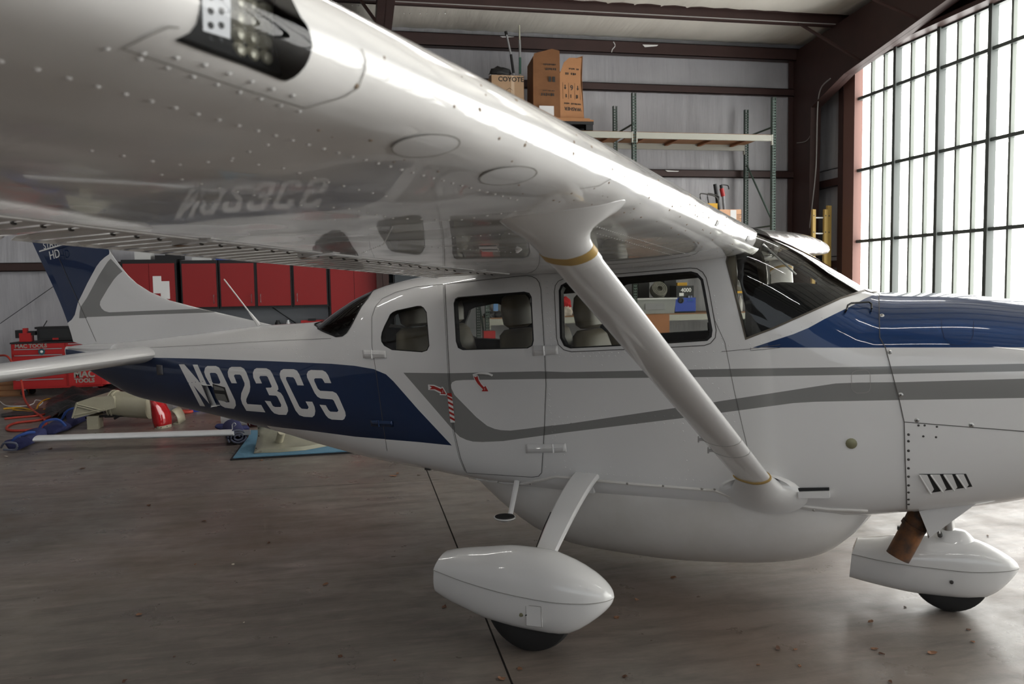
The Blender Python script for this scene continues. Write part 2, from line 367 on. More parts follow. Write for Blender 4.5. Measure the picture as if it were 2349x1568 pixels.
GLY = {k: FUS.loop(S2(v), step=4) for k, v in GL.items()}
XB = FUS.inv([(600, 974)])[0]
blueTail = FUS.loop([(352, 820), (450, 822), (560, 826), (600, 827), (671, 830), (761, 834), (814, 838.6), (857, 846), (886, 858), (903, 874), (960, 939), (1037, 1021), (960, 1013), (880, 1006.5), (814, 1001), (760, 994), (707, 987), (650, 981), (612, 976)], extra=[(-2.5, 2.7), (-2.7, 3.1), (-4.97, 3.1), (-4.97, 1.15), (-4.3, 1.2)], step=8)
greyS = FUS.loop([(926, 854.3), (1032, 855.5), (1240, 851), (1300, 853), (1649, 846), (1970, 841), (2349, 834), (2450, 832), (2450, 848), (2349, 851), (1970, 859), (1649, 864), (1490, 866), (1240, 868.6),
   (1064, 871), (1046, 872.5), (1038, 876), (1035, 882), (1036, 890), (1043, 905), (1093, 956), (1118, 976), (1135, 983), (1150, 986), (1171, 987), (1207, 983), (1240, 978.5), (1300, 972), (1543, 936), (1629, 924), (1649, 920), (1877, 885), (1917, 879), (1970, 877), (2063, 876), (2349, 868), (2450, 866), (2450, 910),
   (2349, 912), (2063, 917), (1870, 921), (1820, 924), (1649, 947), (1561, 959), (1300, 991), (1240, 999), (1154, 1011), (1107, 1013), (1085, 1012), (1070, 1008), (1055, 1001), (1043, 989)], step=9)
blueCowl = FUS.loop([(2480, 797), (2349, 797), (1726, 797), (1774, 781), (1820, 766), (1856, 751), (1892, 731), (1928, 713.6), (1960, 698), (1985, 684), (2004, 676)], extra=[(1.47, .0), (2.94, .0), (2.94, 1.2)], step=9)
cargoF = FUS.loop([(1021, 652), (1193, 634), (1210, 633), (1221, 635), (1231, 640), (1237, 648), (1241, 663), (1250, 810), (1253, 881), (1249, 990), (1243, 1083), (1236, 1091), (1221, 1093), (1071, 1083), (1057, 1049), (1043, 989), (1032, 863.6)])
cargoR = FUS.loop([(1017, 652.5), (957, 658), (907, 671), (878, 685), (862, 703), (853.6, 728), (854, 792), (862.5, 846), (882, 989), (889, 1033), (905, 1047), (1067, 1081), (1053, 1049), (1039, 989), (1028, 863.6)])
winF = [(1285, 667), (1290, 655), (1304, 647.5), (1420, 637), (1583, 624), (1597, 628), (1610, 642), (1615, 667), (1631, 756), (1629, 771), (1619, 780), (1533, 786), (1311, 797.5), (1297, 792), (1288, 774)]
winC = [(1042, 696), (1045, 686.5), (1052, 682), (1201, 670), (1213, 673), (1219, 683.5), (1224, 780), (1221, 792), (1210, 798), (1063, 802), (1052, 797), (1047, 782)]
winR = [(875, 774), (877, 762), (882, 749), (896, 721), (902, 716), (911, 712), (957, 702), (966, 702), (972, 706), (979, 717), (985, 792), (980, 803), (968, 807), (900, 802), (882, 792), (876, 783)]
holes = {'F': FUS.loop(winF), 'C': FUS.loop(winC), 'R': FUS.loop(winR)}
holes['B'] = FUS.loop([(850, 676), (829, 703), (804, 749), (795, 762), (786, 769), (771, 771), (743, 760), (729, 753), (723, 747), (722, 742)], extra=[(-2.09, .35), (-2.09, .0), (-1.66, .0)])
holes['W'] = FUS.loop([(1667, 600), (1685, 668), (1711, 776), (1774, 752), (1856, 716), (1928, 684), (1972, 670), (1985, 666)], extra=[(1.385, .3), (1.40, 0.), (.80, 0.), (.775, .5)])
seamX = FUS.loop([(2016, 676), (2018, 774), (2031, 797), (2063, 917), (2074, 967), (2076.5, 1060), (2079, 1120), (2080, 1166)], extra=[(1.60, 2.6), (1.60, 3.14), (2.95, 3.14), (2.95, 0), (1.44, 0)])
split = FUS.loop([(2074, 967), (2349, 988.6), (2450, 997)], extra=[(2.94, 1.85), (2.94, 3.12), (1.58, 3.12), (1.58, 2.6)])
allL = [blueTail, greyS, blueCowl, cargoF, cargoR, seamX]+list(GLY.values())+list(holes.values())
V, F = triang(FUS, allL, .07, .085)
cen = V[F].mean(1); ins = lambda k: inside(k, cen)
mi = np.zeros(len(F), int); mi[ins(blueTail)] = 1; mi[ins(greyS)] = 2; mi[ins(blueCowl)] = 1
let = np.zeros(len(F), bool)
for k in 'SC32N': let |= ins(GLY[k])
let |= ins(GLY['9']) & ~ins(GLY['h9'])
miL = mi.copy(); mi[let] = 3
hole = np.zeros(len(F), bool)
for k in holes: hole |= ins(holes[k])
cow = ins(seamX) & ~hole; cF = ins(cargoF) & ~hole; cR = ins(cargoR) & ~hole & ~cF
PM = [white, blue, grey, white]
body = ~hole & ~cow & ~cF & ~cR
bodyM = [skin_mesh('fuselage_shell', FUS, V, F[body], mi[body], PM, AIR), skin_mesh('tmp', FUS, V, F[~hole & ~cow], miL[~hole & ~cow], PM, AIR, mirror=True)]
def join(a, b):                                  # b's mesh into a's
    bm = bmesh.new(); bm.from_mesh(a.data); bm.from_mesh(b.data); bm.to_mesh(a.data); bm.free(); me = b.data; bpy.data.objects.remove(b); bpy.data.meshes.remove(me)
def joinN(name, skin, parts, mats, parent):      # parts: (v, f, mi, mirror) -> one object with exact normals
    vs, fs, ms, ns = [], [], [], []; o = 0
    for v, f, m_, mir, off in parts:
        used = np.unique(f); rm = -np.ones(len(v), int); rm[used] = np.arange(len(used)); f = rm[f]; v = v[used]
        P = skin.fn(v[:, 0], v[:, 1]); N = skin.normal(v[:, 0], v[:, 1]); P = P+N*off; S = np.array([1, -1 if mir else 1, 1]); P = P*S; Nn = N*S*(1 if off >= 0 else -1)
        g = np.cross(P[f[:, 1]]-P[f[:, 0]], P[f[:, 2]]-P[f[:, 0]]); bad = (g*Nn[f[:, 0]]).sum(-1) < 0; f = f.copy(); f[bad] = f[bad][:, ::-1]
        k = np.linalg.norm(g, axis=-1) > 1e-9; vs.append(P); fs.append(f[k]+o); ms.append(m_[k]); ns.append(Nn); o += len(P)
    P, f, m_, N = map(np.concatenate, (vs, fs, ms, ns)); me = bpy.data.meshes.new(name); me.from_pydata(P.tolist(), [], f.tolist())
    for x in mats: me.materials.append(x)
    me.polygons.foreach_set('material_index', m_.astype('i')); me.polygons.foreach_set('use_smooth', np.ones(len(f), bool)); me.update()
    me.normals_split_custom_set_from_vertices(N.tolist()); return link(name, me, parent)
for b_ in bodyM: bpy.data.objects.remove(b_)
joinN('fuselage_shell', FUS, [(V, F[body], mi[body], False, 0), (V, F[~hole & ~cow], miL[~hole & ~cow], True, 0)], PM, AIR)
joinN('engine_cowling', FUS, [(V, F[cow], mi[cow], False, .003), (V, F[cow], miL[cow], True, .003)], PM, AIR)
dF = joinN('cargo_door', FUS, [(V, F[cF], mi[cF], False, .0025)], PM, AIR); dF['label'] = 'front cargo door leaf with a wide tinted window'
dR = joinN('cargo_door', FUS, [(V, F[cR], mi[cR], False, .0025)], PM, AIR); dR['label'] = 'rear cargo door leaf with a small rounded window'
# cabin lining, 3 cm inside the skin, with the same window openings
Z0 = np.zeros(len(F), int); cabin = ~hole & (cen[:, 0] > -2.25) & (cen[:, 0] < 1.3)
joinN('cabin_lining', FUS, [(V, F[cabin], Z0[cabin], False, -.035), (V, F[cabin], Z0[cabin], True, -.035)], [trimd], AIR)
glassn = {'F': 'side_window', 'C': 'side_window', 'R': 'side_window', 'B': 'rear_window', 'W': 'windshield'}
for k, h in holes.items():
    t = ins(h); par = {'C': dF, 'R': dR}.get(k, AIR)
    if k in 'BW':
        joinN(glassn[k], FUS, [(V, F[t], Z0[t], False, .001), (V, F[t], Z0[t], True, .001)], [glassd if k == 'W' else glass], AIR)
    else:
        joinN(glassn[k], FUS, [(V, F[t], Z0[t], False, .001)], [glass], par)
        joinN(glassn[k], FUS, [(V, F[t], Z0[t], True, .001)], [glass], AIR)
    w = np.array(h)
    if k == 'W': w = w[w[:, 1] > .02]
    for mir in (False, True):                    # rubber seal and reveal
        bm = bmesh.new(); S = np.array([1, -1 if mir else 1, 1]); closed = k not in 'BW'
        c0 = w.mean(0); rings = []
        if k in 'BW':
            i0 = np.argmax(np.hypot(*(np.roll(w, 1, 0)-w).T)); w2 = np.roll(w, -i0, 0) if k == 'W' else np.roll(w, -i0, 0)
            w2 = w2[w2[:, 1] > .03]
        else: w2 = w
        for off, sh in [(.002, 1.02), (.004, .985), (-.035, .985)]:
            q = c0+(w2-c0)*sh; q[:, 1] = np.maximum(q[:, 1], .001); rings.append(FUS.pts(q, off)*S)
        loft(bm, rings, cap=False, closed=closed)
        obj('window_seal', bm, blackr if k != 'W' else trim, (par if not mir else AIR))
# seams
bm = bmesh.new()
for px in ([(2016, 676), (2018, 774), (2031, 797), (2063, 917), (2074, 967), (2076.5, 1060), (2079, 1120), (2080, 1166)], [(2074, 967), (2349, 988.6), (2450, 997)]):
    strip('', FUS, FUS.loop(px, close=False), .0035, seam, AIR, off=.0045, bm=bm)
for l in (cargoF,): strip('', FUS, l, .0035, seam, AIR, off=.004, closed=True, bm=bm)
strip('', FUS, FUS.loop([(1017, 652.5), (957, 658), (907, 671), (878, 685), (862, 703), (853.6, 728), (854, 792), (862.5, 846), (882, 989), (889, 1033)], close=False), .003, seam, AIR, off=.004, bm=bm)
for px in ([(1663, 785), (1686, 903), (1727, 1080)], [(1663, 785), (1640, 735), (1633, 700)], [(1655, 806), (1721, 800), (1790, 790)], [(1722, 797), (1722, 804), (1790, 797)], [(345, 797), (450, 792), (600, 783), (760, 776)]):
    strip('', FUS, FUS.loop(px, close=False), .0022, seam, AIR, off=.002, bm=bm)
setp(obj('panel_seams', bm, seam, AIR), kind='stuff')
# ================================================================ wings
AFX = [0, .006, .0125, .025, .05, .1, .2, .3, .4, .6, .8, .9, 1]
AFU = pchip([math.sqrt(x) for x in AFX], [0, .024, .034, .048, .064, .081, .095, .098, .095, .075, .044, .025, .002])
AFL = pchip([math.sqrt(x) for x in AFX], [0, -.019, -.026, -.033, -.039, -.042, -.043, -.041, -.037, -.026, -.0135, -.008, -.002])
wLE = pchip([0, 2.7, 5.0, 5.3, 5.45, 5.5], [.86, .86, .80, .76, .66, .56]); wTE = pchip([0, 2.7, 5.3, 5.5], [-.86, -.86, -.42, -.36])
wzL = pchip([0, .6, 2.6, 3.9, 5.5], [1.865, 1.88, 1.955, 1.99, 2.03]); wzT = pchip([0, 5.5], [1.70, 1.945])
wth = pchip([0, 4.9, 5.25, 5.42, 5.5], [1, 1, .85, .5, .06])
def wing(u, v, side=-1, xmax=1.):
    u = np.asarray(u, float); v = np.asarray(v, float); x = (1+np.cos(2*np.pi*v))/2*xmax; q = np.sqrt(np.clip(x, 0, 1)); c = wLE(u)-wTE(u)
    z = np.where(v < .5, AFU(q), AFL(q))*c*wth(u)*np.where(v < .5, 1, 1)
    return np.stack([wLE(u)-x*c, side*u, wzL(u)+(wzT(u)-wzL(u))*x+z], -1)
VLO = math.acos(2*.74-1)/(2*math.pi)
WNG = Skin(wing, (.25, 5.5), (.09, 1-VLO), vs=3.4, flip=1, usegrid=(.42, 1-VLO))
n_ = WNG.normal(np.array([2.]), np.array([.75]))[0]
if n_[2] > 0: WNG.flip = -1; WNG.__init__(wing, (.25, 5.5), (.09, 1-VLO), 3.4, -1, (.42, 1-VLO))
LL = WNG.loop([(692, 42), (702, 54), (709, 68), (714, 84), (716, 102), (714, 120), (708, 138), (699, 154), (687, 168), (673, 179), (655, 186), (640, 182), (600, 166), (560, 150), (465, 117), (400, 92), (435, 75), (450, 55), (457, 25), (459, 4)], extra=[(3.885, .455), (3.88, .425), (3.72, .425), (3.705, .45)], step=5)
Vw, Fw = triang(WNG, [LL], .16, .0125, gridcheck=.3); cw = Vw[Fw].mean(1); hl = inside(LL, cw); Zw = np.zeros(len(Fw), int)
RW = joinN('wing', WNG, [(Vw, Fw[~hl], Zw[~hl], False, 0)], [wingp], AIR); RW['label'] = 'white right wing overhead with riveted underside'
LW = joinN('wing', WNG, [(Vw, Fw, Zw, True, 0)], [wingp], AIR); LW['label'] = 'white left wing beyond the windshield'
joinN('landing_light_cover', WNG, [(Vw, Fw[hl], Zw[hl], False, .001)], [lensm], RW)
def hing(side, par):                                 # spar web that closes the cove ahead of flap and aileron
    bm = bmesh.new(); us = np.linspace(.25, 5.45, 30); rings = []
    for u in us:
        a = wing(np.array([u]), np.array([.135]), side)[0]; b = wing(np.array([u]), np.array([1-VLO]), side)[0]
        rings.append([tuple(a), tuple(b+np.array([.0, 0, 0])), tuple(b+np.array([.03, 0, .02])), tuple(a+np.array([.03, 0, 0]))])
    loft(bm, rings); obj('rear_spar', bm, white, par)
hing(-1, RW); hing(1, LW)
def wpt(u, x, dz=0, side=-1):
    c = float(wLE(u)-wTE(u)); return Vector((float(wLE(u))-x*c, side*u, float(wzL(u)+(wzT(u)-wzL(u))*x)+float(AFL(math.sqrt(x)))*c+dz))
flapm = mat('white_flap_paint', (.77, .765, .75, 1), .12, coat=1.)
def surface(name, u0, u1, side, par, pitch=.08, amp=.017, gap=.012):      # corrugated flap or aileron
    n = int((u1-u0)/(pitch/8)); us = np.linspace(u0, u1, n+1); xs = [.752, .747, .75, .765, .80, .86, .93, .985, 1.0]
    lo = []; up = []
    for u in us:
        c = float(wLE(u)-wTE(u)); zl, zt, xl = float(wzL(u)), float(wzT(u)), float(wLE(u)); r = amp*min(1., 1.9*max(0., 1-abs(((u-u0)/pitch) % 1-.5)/.30))
        P = []
        for k, x in enumerate([.752, .765, .80, .86, .93, .985, 1.0]):
            w = [0, .2, 1, 1, 1, .7, 0][k]
            z = zl+(zt-zl)*x+float(AFL(math.sqrt(x)))*c+(.016 if k == 0 else .003 if k == 1 else 0); P.append((xl-x*c, side*u, z-r*w+.020*w))
        for k, x in enumerate([1.0, .985, .93, .86, .80, .752]):
            w = [0, .7, 1, 1, 1, 0][k]; z = zl+(zt-zl)*x+float(AFU(math.sqrt(x)))*c*.93-.004; P.append((xl-x*c, side*u, z+r*w*.8))
        lo.append(P)
    bm = bmesh.new(); loft(bm, lo); o = obj(name, bm, flapm, par, sm=18)
    if side < 0:
        D = Rivets()
        for k in range(int((u1-u0)/pitch)): u = u0+(k+.5)*pitch; p = wpt(u, .785, .004); D.add([p-Vector((0, 0, .004))], [(-.4, 0, -1)], .009)
        D.build('corrugation_ends', seam, o)
    return o
surface('wing_flap', .60, 3.02, -1, RW); surface('aileron', 3.05, 5.2, -1, RW); surface('wing_flap', .60, 3.02, 1, LW, .14); surface('aileron', 3.05, 5.2, 1, LW, .14)
# rounded gap seal along the rear of the underside, with stained flap hinges
def wpt(u, x, dz=0, side=-1):
    c = float(wLE(u)-wTE(u)); return Vector((float(wLE(u))-x*c, side*u, float(wzL(u)+(wzT(u)-wzL(u))*x)+float(AFL(math.sqrt(x)))*c+dz))
bm = bmesh.new(); tube(bm, [wpt(u, .735, .006) for u in np.linspace(.62, 5.2, 24)], .016, 8, flat=.7); obj('flap_gap_seal', bm, white, RW)
for u in (1.0, 2.15, 2.72, 3.6):
    bm = bmesh.new(); prism(bm, [wpt(u-.02, .70, -.001), wpt(u-.014, .80, -.012), wpt(u+.014, .80, -.012), wpt(u+.02, .70, -.001)], (0, 0, .02)); obj('flap_hinge', bm, white, RW)
    bm = bmesh.new(); prism(bm, [wpt(u-.016, .772, -.013), wpt(u-.012, .80, -.0135), wpt(u+.012, .80, -.0135), wpt(u+.02, .778, -.013)], (0, 0, -.0006)); obj('rust_streak', bm, rustm, RW)
# landing light: black well, white bezel with a square LED array
bm = bmesh.new()
ua, ub = 3.66, 4.0; pr = [(.86, 2.03), (.865, 1.96), (.80, 1.885), (.70, 1.885), (.70, 2.05)]
for u in (ua, ub):
    pass
us_ = np.linspace(3.68, 3.93, 6)
rings_ = [[tuple(wing(np.array([u]), np.array([v]))[0]*[1, 1, 1]+WNG.normal(np.array([u]), np.array([v]))[0]*-dd) for v, dd in ((.60, .004), (.585, .004), (.56, .03), (.53, .09), (.50, .12), (.47, .09), (.44, .03), (.415, .004), (.40, .004))] for u in us_]
loft(bm, rings_, cap=False, closed=False)
for r_ in (rings_[0], rings_[-1]):
    bm.faces.new([bm.verts.new(p) for p in r_[::1]])
well = obj('light_well', bm, blackp, RW)
XL = .775
def q(x, y, X=XL): return pat(x, y, X=X)
bm = bmesh.new(); a, b_, c_, d_ = q(462, -60), q(530, -60), q(528, 143), q(468, 118)
prism(bm, [a, b_, c_, d_], (-.05, 0, 0)); lamp = obj('landing_lamp', bm, mat('lamp_bezel_white', (.85, .85, .86, 1), .35), RW, bev=.002)
bm = bmesh.new(); prism(bm, [q(533, -40), q(628, -30), q(625, 182), q(533, 150)], (-.05, 0, 0)); lamp2 = obj('lamp_housing', bm, mat('lamp_reflector', (.42, .41, .36, 1), .25, .6), RW, bev=.002)
domem = mat('lamp_bead', (.40, .38, .30, 1), .3, .3); blk = blackp
for j in range(4):
    for i in range(2):
        p = q(484+i*24, -8+j*33, XL+.001); bm = bmesh.new(); lathe(bm, [(.001, .002), (.0035, .0015), (.004, 0)], Matrix.Translation(p) @ Matrix.Rotation(math.pi/2, 4, 'Y'), 10); obj('screw', bm, blk, lamp)
    for i in range(3):
        p = q(548+i*30, 8+j*36+i*9, XL+.002); bm = bmesh.new(); lathe(bm, [(.001, .008), (.007, .006), (.0105, 0), (.011, -.002)], Matrix.Translation(p) @ Matrix.Rotation(math.pi/2, 4, 'Y'), 12); obj('led_bead', bm, domem, lamp2)
# underside details: seams, round access plates, rivets
bm = bmesh.new()
for px in ([(410, 62), (385, 60), (330, 85), (280, 110), (400, 150), (560, 203), (700, 247)], [(700, 247), (735, 236), (790, 220), (822, 200), (836, 160), (838, 135), (828, 112)], [(1395, 357), (1408, 385), (1400, 410), (1375, 425), (1330, 432)]):
    strip('', WNG, WNG.loop(px, close=False, step=4), .0022, seam, RW, off=.0012, bm=bm)
setp(obj('panel_seams', bm, mat('fine_panel_line', (.30, .29, .27, 1), .7), RW), kind='stuff')
def ell(cx, cy, rx, ry, rot, n=30): return [(cx+rx*math.cos(t)*math.cos(rot)-ry*math.sin(t)*math.sin(rot), cy+rx*math.cos(t)*math.sin(rot)+ry*math.sin(t)*math.cos(rot)) for t in [k*2*math.pi/n for k in range(n)]]
for (cx, cy, rx, ry, ro) in ((976, 332, 78, 25, -.10), (1165, 401, 66, 20, -.13)):
    w = WNG.loop(ell(cx, cy, rx, ry, ro), step=6); o = patch('access_plate', WNG, None, white, RW, off=.002, loop=w, du=.06, dv=.02)
    bm = bmesh.new(); strip('', WNG, w, .003, seam, RW, off=.0022, closed=True, bm=bm); obj('plate_rim', bm, mat('fine_panel_line', None), o)
RV = Rivets()
for px, pt, r in [([(0, 140), (60, 152), (125, 170), (230, 200), (367, 237), (527, 282), (750, 343), (1000, 410), (1200, 462)], .036, .0045),
      ([(320, 135), (390, 158), (555, 213), (700, 260)], .036, .004), ([(245, 112), (435, 137), (552, 178), (640, 210), (700, 228)], .036, .004),
      ([(210, 345), (300, 360), (400, 378), (520, 367), (617, 330)], .05, .004), ([(530, 368), (650, 385), (760, 420), (900, 453)], .05, .004), ([(370, 400), (500, 430), (620, 455)], .05, .004),
      ([(690, 470), (800, 478), (900, 500), (1050, 505), (1195, 482)], .04, .004), ([(900, 520), (880, 560), (830, 580)], .03, .003), ([(1040, 545), (1180, 535)], .03, .003), ([(975, 565), (1195, 580)], .03, .003),
      ([(1370, 520), (1450, 545), (1560, 578), (1605, 590)], .022, .003), ([(1370, 535), (1440, 555), (1560, 590)], .03, .003)]:
    RV.row(WNG, px, pt, r)
RV.build('rivets', white, RW)
for px in ([(1646, 505), (1650, 506), (1648, 514), (1642, 520), (1640, 517)], [(1716, 540), (1720, 541), (1719, 548), (1712, 554), (1710, 551)]):
    patch('stall_vent_slot', WNG, px, blackp, RW, off=.002, step=3, du=.02, dv=.01)
patch('white_label', WNG, [(1098, 564), (1140, 563), (1142, 570), (1100, 570)], whited, RW, off=.002); patch('white_label', WNG, [(1102, 572), (1142, 572), (1143, 576), (1108, 576)], whited, RW, off=.002)
# fuel tank vent under the wing
bm = bmesh.new(); p = pat(1196, 548, Z=1.845); tube(bm, smoothpts([p+Vector((0, 0, .02)), p, p+Vector((0, 0, -.03)), p+Vector((-.02, 0, -.045))], 3), .008, 8); obj('vent_tube', bm, white, RW)

# ================================================================ struts
def strutset(side, par):
    B = Vector((.909, -.60, .7147)); T = Vector((.616, -2.5, 1.875)); d = T-B; ax = d.normalized()
    ch = Vector((1, 0, 0)); ch = (ch-ax*ch.dot(ax)).normalized(); th = ax.cross(ch)
    def ring(t, c=.165, h=.062, cen=None, n=28, a_=None, b_=None):
        cen = cen or B+d*t; R = []
        for k in range(n):
            a = 2*math.pi*k/n; x = math.cos(a); y = math.sin(a)
            x2 = x if x > 0 else x*1.25; y2 = y*(1-.28*max(0, -x))
            v = cen+(a_ or ch)*x2*c*.45+(b_ or th)*y2*h*.5
            R.append(Vector((v.x, v.y*(-side), v.z)) if side > 0 else v)
        return R
    bm = bmesh.new(); loft(bm, [ring(t) for t in (.02, .25, .5, .75, .93)]); s = obj('wing_strut', bm, white, par)
    A_ = Vector(WNG.px([(1117, 502)])[0]); F_ = Vector(WNG.px([(1410, 449)])[0]); Cc = (A_+F_)/2+Vector((0, .085, 0)); L_ = (F_-A_)/2
    def foot(k, n=28):
        a = 2*math.pi*k/n; c, q_ = math.cos(a), math.sin(a); p = Cc+L_*(abs(c)**.8*(1 if c > 0 else -1))+Vector((0, .085, 0))*q_*(1 if q_ > 0 else 1)
        u = -p.y; x = (float(wLE(u))-p.x)/float(wLE(u)-wTE(u)); return Vector((p.x, p.y, wpt(u, max(.001, x)).z-.001))
    rings = [ring(.885, .172, .069), ring(.905, .174, .072)]
    if side > 0: rings = [[Vector((v.x, -v.y, v.z)) for v in r_] for r_ in rings]
    base = rings[-1]
    for s_ in (.15, .3, .45, .6, .72, .82, .90, .96, 1.0):
        e = s_**2.6; adv = d*(.078*s_)*(1-e); rings.append([(base[k]+adv)*(1-e)+foot(k)*e+Vector((0, 0, 0)) for k in range(28)])
    rings.append([foot(k)+Vector((0, 0, .012)) for k in range(28)])
    if side > 0: rings = [[Vector((v.x, -v.y, v.z)) for v in r_] for r_ in rings]
    bm = bmesh.new(); loft(bm, rings)
    cu = obj('upper_strut_fairing', bm, whitef, s)
    bm = bmesh.new(); loft(bm, [ring(.90, .178, .074), ring(.915, .178, .074)]); obj('sealant_band', bm, amber, cu)
    bm = bmesh.new()
    loft(bm, [ring(.035, .172, .07), ring(.015, .18, .08), ring(-.01, .24, .13, cen=B+Vector((.0, .03, -.035))), ring(-.03, .34, .19, cen=B+Vector((.01, .045, -.06)), a_=Vector((1, 0, 0)), b_=Vector((0, -.3, .95))),
        ring(-.05, .44, .21, cen=B+Vector((.02, .075, -.07)), a_=Vector((1, 0, 0)), b_=Vector((0, -.1, 1)))])
    f = obj('lower_strut_fairing', bm, whitef, s); bm = bmesh.new(); loft(bm, [ring(.03, .178, .075), ring(.037, .178, .075)]); obj('sealant_band', bm, amber, f)
    if side < 0:
        for t in (.185, .245):
            bm = bmesh.new(); loft(bm, [ring(t, .168, .065), ring(t+.0015, .168, .065)]); obj('hose_clamp', bm, steel, s)
            p = B+d*t-ch*.10; M = Matrix.Translation(p); bm = bmesh.new(); box(bm, -.012, .012, -.006, .006, -.006, .006, M); box(bm, -.016, -.010, -.004, .004, -.014, .014, M); obj('clamp_screw', bm, steel, s)
    return s
strutset(-1, AIR); sL = strutset(1, AIR)

# ================================================================ tail
fLE = pchip([1.1, 1.36, 1.42, 1.5, 1.61, 1.74, 1.90, 2.04, 2.5, 2.72, 2.78], [-1.6, -2.35, -2.67, -3.14, -3.72, -4.06, -4.26, -4.39, -4.72, -4.90, -5.05])
fTE = pchip([1.1, 1.22, 1.42, 2.17, 2.78], [-4.86, -4.88, -4.95, -5.39, -5.75])
def fin(u, v, side=-1):
    c = np.clip(np.asarray(u, float), 0, 1)**2; a, b = fLE(v), fTE(v)
    t = 2.9*(.2969*np.sqrt(c)-.126*c-.3516*c**2+.2843*c**3-.1015*c**4)*.048*np.clip((a-b)/1.2, .6, 1.3)
    return np.stack([a+(b-a)*c, side*t, np.asarray(v, float)+0*c], -1)
FIN = Skin(fin, (0, 1), (1.12, 2.78), vs=.6, flip=1)
if FIN.normal(np.array([.6]), np.array([1.8]))[0][1] > 0: FIN.flip = -1; FIN.__init__(fin, (0, 1), (1.12, 2.78), .6, -1)
fb = FIN.loop([(151.5, 741), (158, 738), (164, 733), (171, 722), (178, 694.5), (188, 675), (200, 650), (214, 624), (221, 611), (229.6, 599.6), (240, 590), (250, 583)], extra=[(0.0, 2.03), (0.0, 2.78), (1, 2.78), (1, 1.43)], step=6)
fg = FIN.loop([(254, 593), (247, 600), (239, 612), (227, 631), (214, 655), (199, 683), (184, 705), (182, 716), (181, 729.5), (199, 729), (199, 727), (320, 722), (420, 718.5), (508, 715.5), (484, 706.5), (350, 712), (250, 716), (240, 713), (233, 707), (229, 699), (230, 691), (234, 684), (247, 662), (261, 641), (270, 631), (281, 622)], step=6)
def hin(z): return (-4.58-(z-1.25)*.587)
hz = np.linspace(1.12, 2.78, 24); hu = [math.sqrt(min(1, max(0, (hin(z)-fLE(z))/(fTE(z)-fLE(z))))) for z in hz]
rud = [[a, z] for a, z in zip(hu, hz)]+[[1., 2.78], [1., 1.12]]
Vf, Ff = triang(FIN, [fb, fg, rud], .05, .07, gridcheck=.3); cf = Vf[Ff].mean(1); mf = np.zeros(len(Ff), int); mf[inside(fb, cf)] = 1; mf[inside(fg, cf)] = 2; rr = inside(rud, cf)
fo = joinN('tail_fin', FIN, [(Vf, Ff[~rr], mf[~rr], False, 0), (Vf, Ff[~rr], mf[~rr], True, 0)], PM, AIR)
low = cf[:, 1] < 1.225
ro_ = joinN('rudder', FIN, [(Vf, Ff[rr & ~low], mf[rr & ~low], False, -.002), (Vf, Ff[rr & ~low], mf[rr & ~low], True, -.002)], PM, AIR)
bm = bmesh.new(); strip('', FIN, [[a, z] for a, z in zip(hu, hz)][2:], .005, seam, AIR, off=.002, bm=bm); obj('hinge_line', bm, seam, ro_)
for px, s_, sz, sx in (((136, 555), 'STATIONAIR', .08, .95), ((125, 584), 'HD', .105, .92)):
    p0 = pat(px[0], px[1], Y=-.054); p1 = pat(px[0]+60, px[1]-17, Y=-.054)
    lettering('tail_lettering', s_, sz, p0, p1-p0, (-.22, 0, 1), whited, AIR, extrude=.001, sx=sx)
bm = bmesh.new(); a, b_ = pat(90, 578, Y=-.052), pat(163, 556.5, Y=-.052); prism(bm, [a, b_, b_+Vector((0, 0, .012)), a+Vector((0, 0, .012))], (0, -.001, 0)); obj('lettering_underline', bm, whited, AIR)
# stabilizer and elevator
sLE = pchip([0, .12, 1.85, 1.98], [-3.66, -3.68, -3.97, -4.12]); sTE = pchip([0, 1.98], [-4.80, -4.84])
def stab(side, x0, x1, n=14, m=12):
    rings = []
    for u in list(np.linspace(.02, 1.85, m))+[1.92, 1.97, 1.99]:
        a, b = float(sLE(u)), float(sTE(u)); c = a-b; th = 1 if u < 1.86 else math.sqrt(max(0.02, 1-((u-1.85)/.145)**2)); R = []
        for k in range(2*n+1):
            t = k/(2*n)*2*math.pi; x = (1+math.cos(t))/2; x = x0+(x1-x0)*x
            h = 5*.118*(.2969*math.sqrt(x)-.126*x-.3516*x*x+.2843*x**3-.1036*x**4)*c*th*(1 if k <= n else -1)*1.05
            if x0 == 0 and x > x1-.001: h *= .99
            R.append((a-x*c, side*u, 1.192-.04*u-x*c*.055+h))
        rings.append(R[:-1])
    return rings
for side in (-1, 1):
    bm = bmesh.new(); loft(bm, stab(side, 0, .58)); o = obj('horizontal_stabilizer', bm, white, AIR)
    bm = bmesh.new(); loft(bm, stab(side, .60, 1.)); obj('elevator', bm, white, AIR)
# white tail cone cap above the stabilizer and small exit cap
bm = bmesh.new(); loft(bm, [[(x, w_*math.cos(t), z+h_*math.sin(t)) for t in [k*math.pi/6 for k in range(12)]] for x, z, w_, h_ in ((-4.30, 1.215, .10, .045), (-4.6, 1.21, .075, .04), (-4.88, 1.205, .045, .02), (-4.95, 1.20, .02, .008))]); obj('tail_cap', bm, white, AIR)
# whip antenna
bm = bmesh.new(); a, b_ = pat(597, 748, Y=0), pat(514, 640, Y=0); e = b_-a
tube(bm, [a, a+e*.1, a+e*.28, a+e*.3, a+e*.98, b_], [.022, .014, .008, .0055, .005, .004], 8); obj('whip_antenna', bm, whitef, AIR)

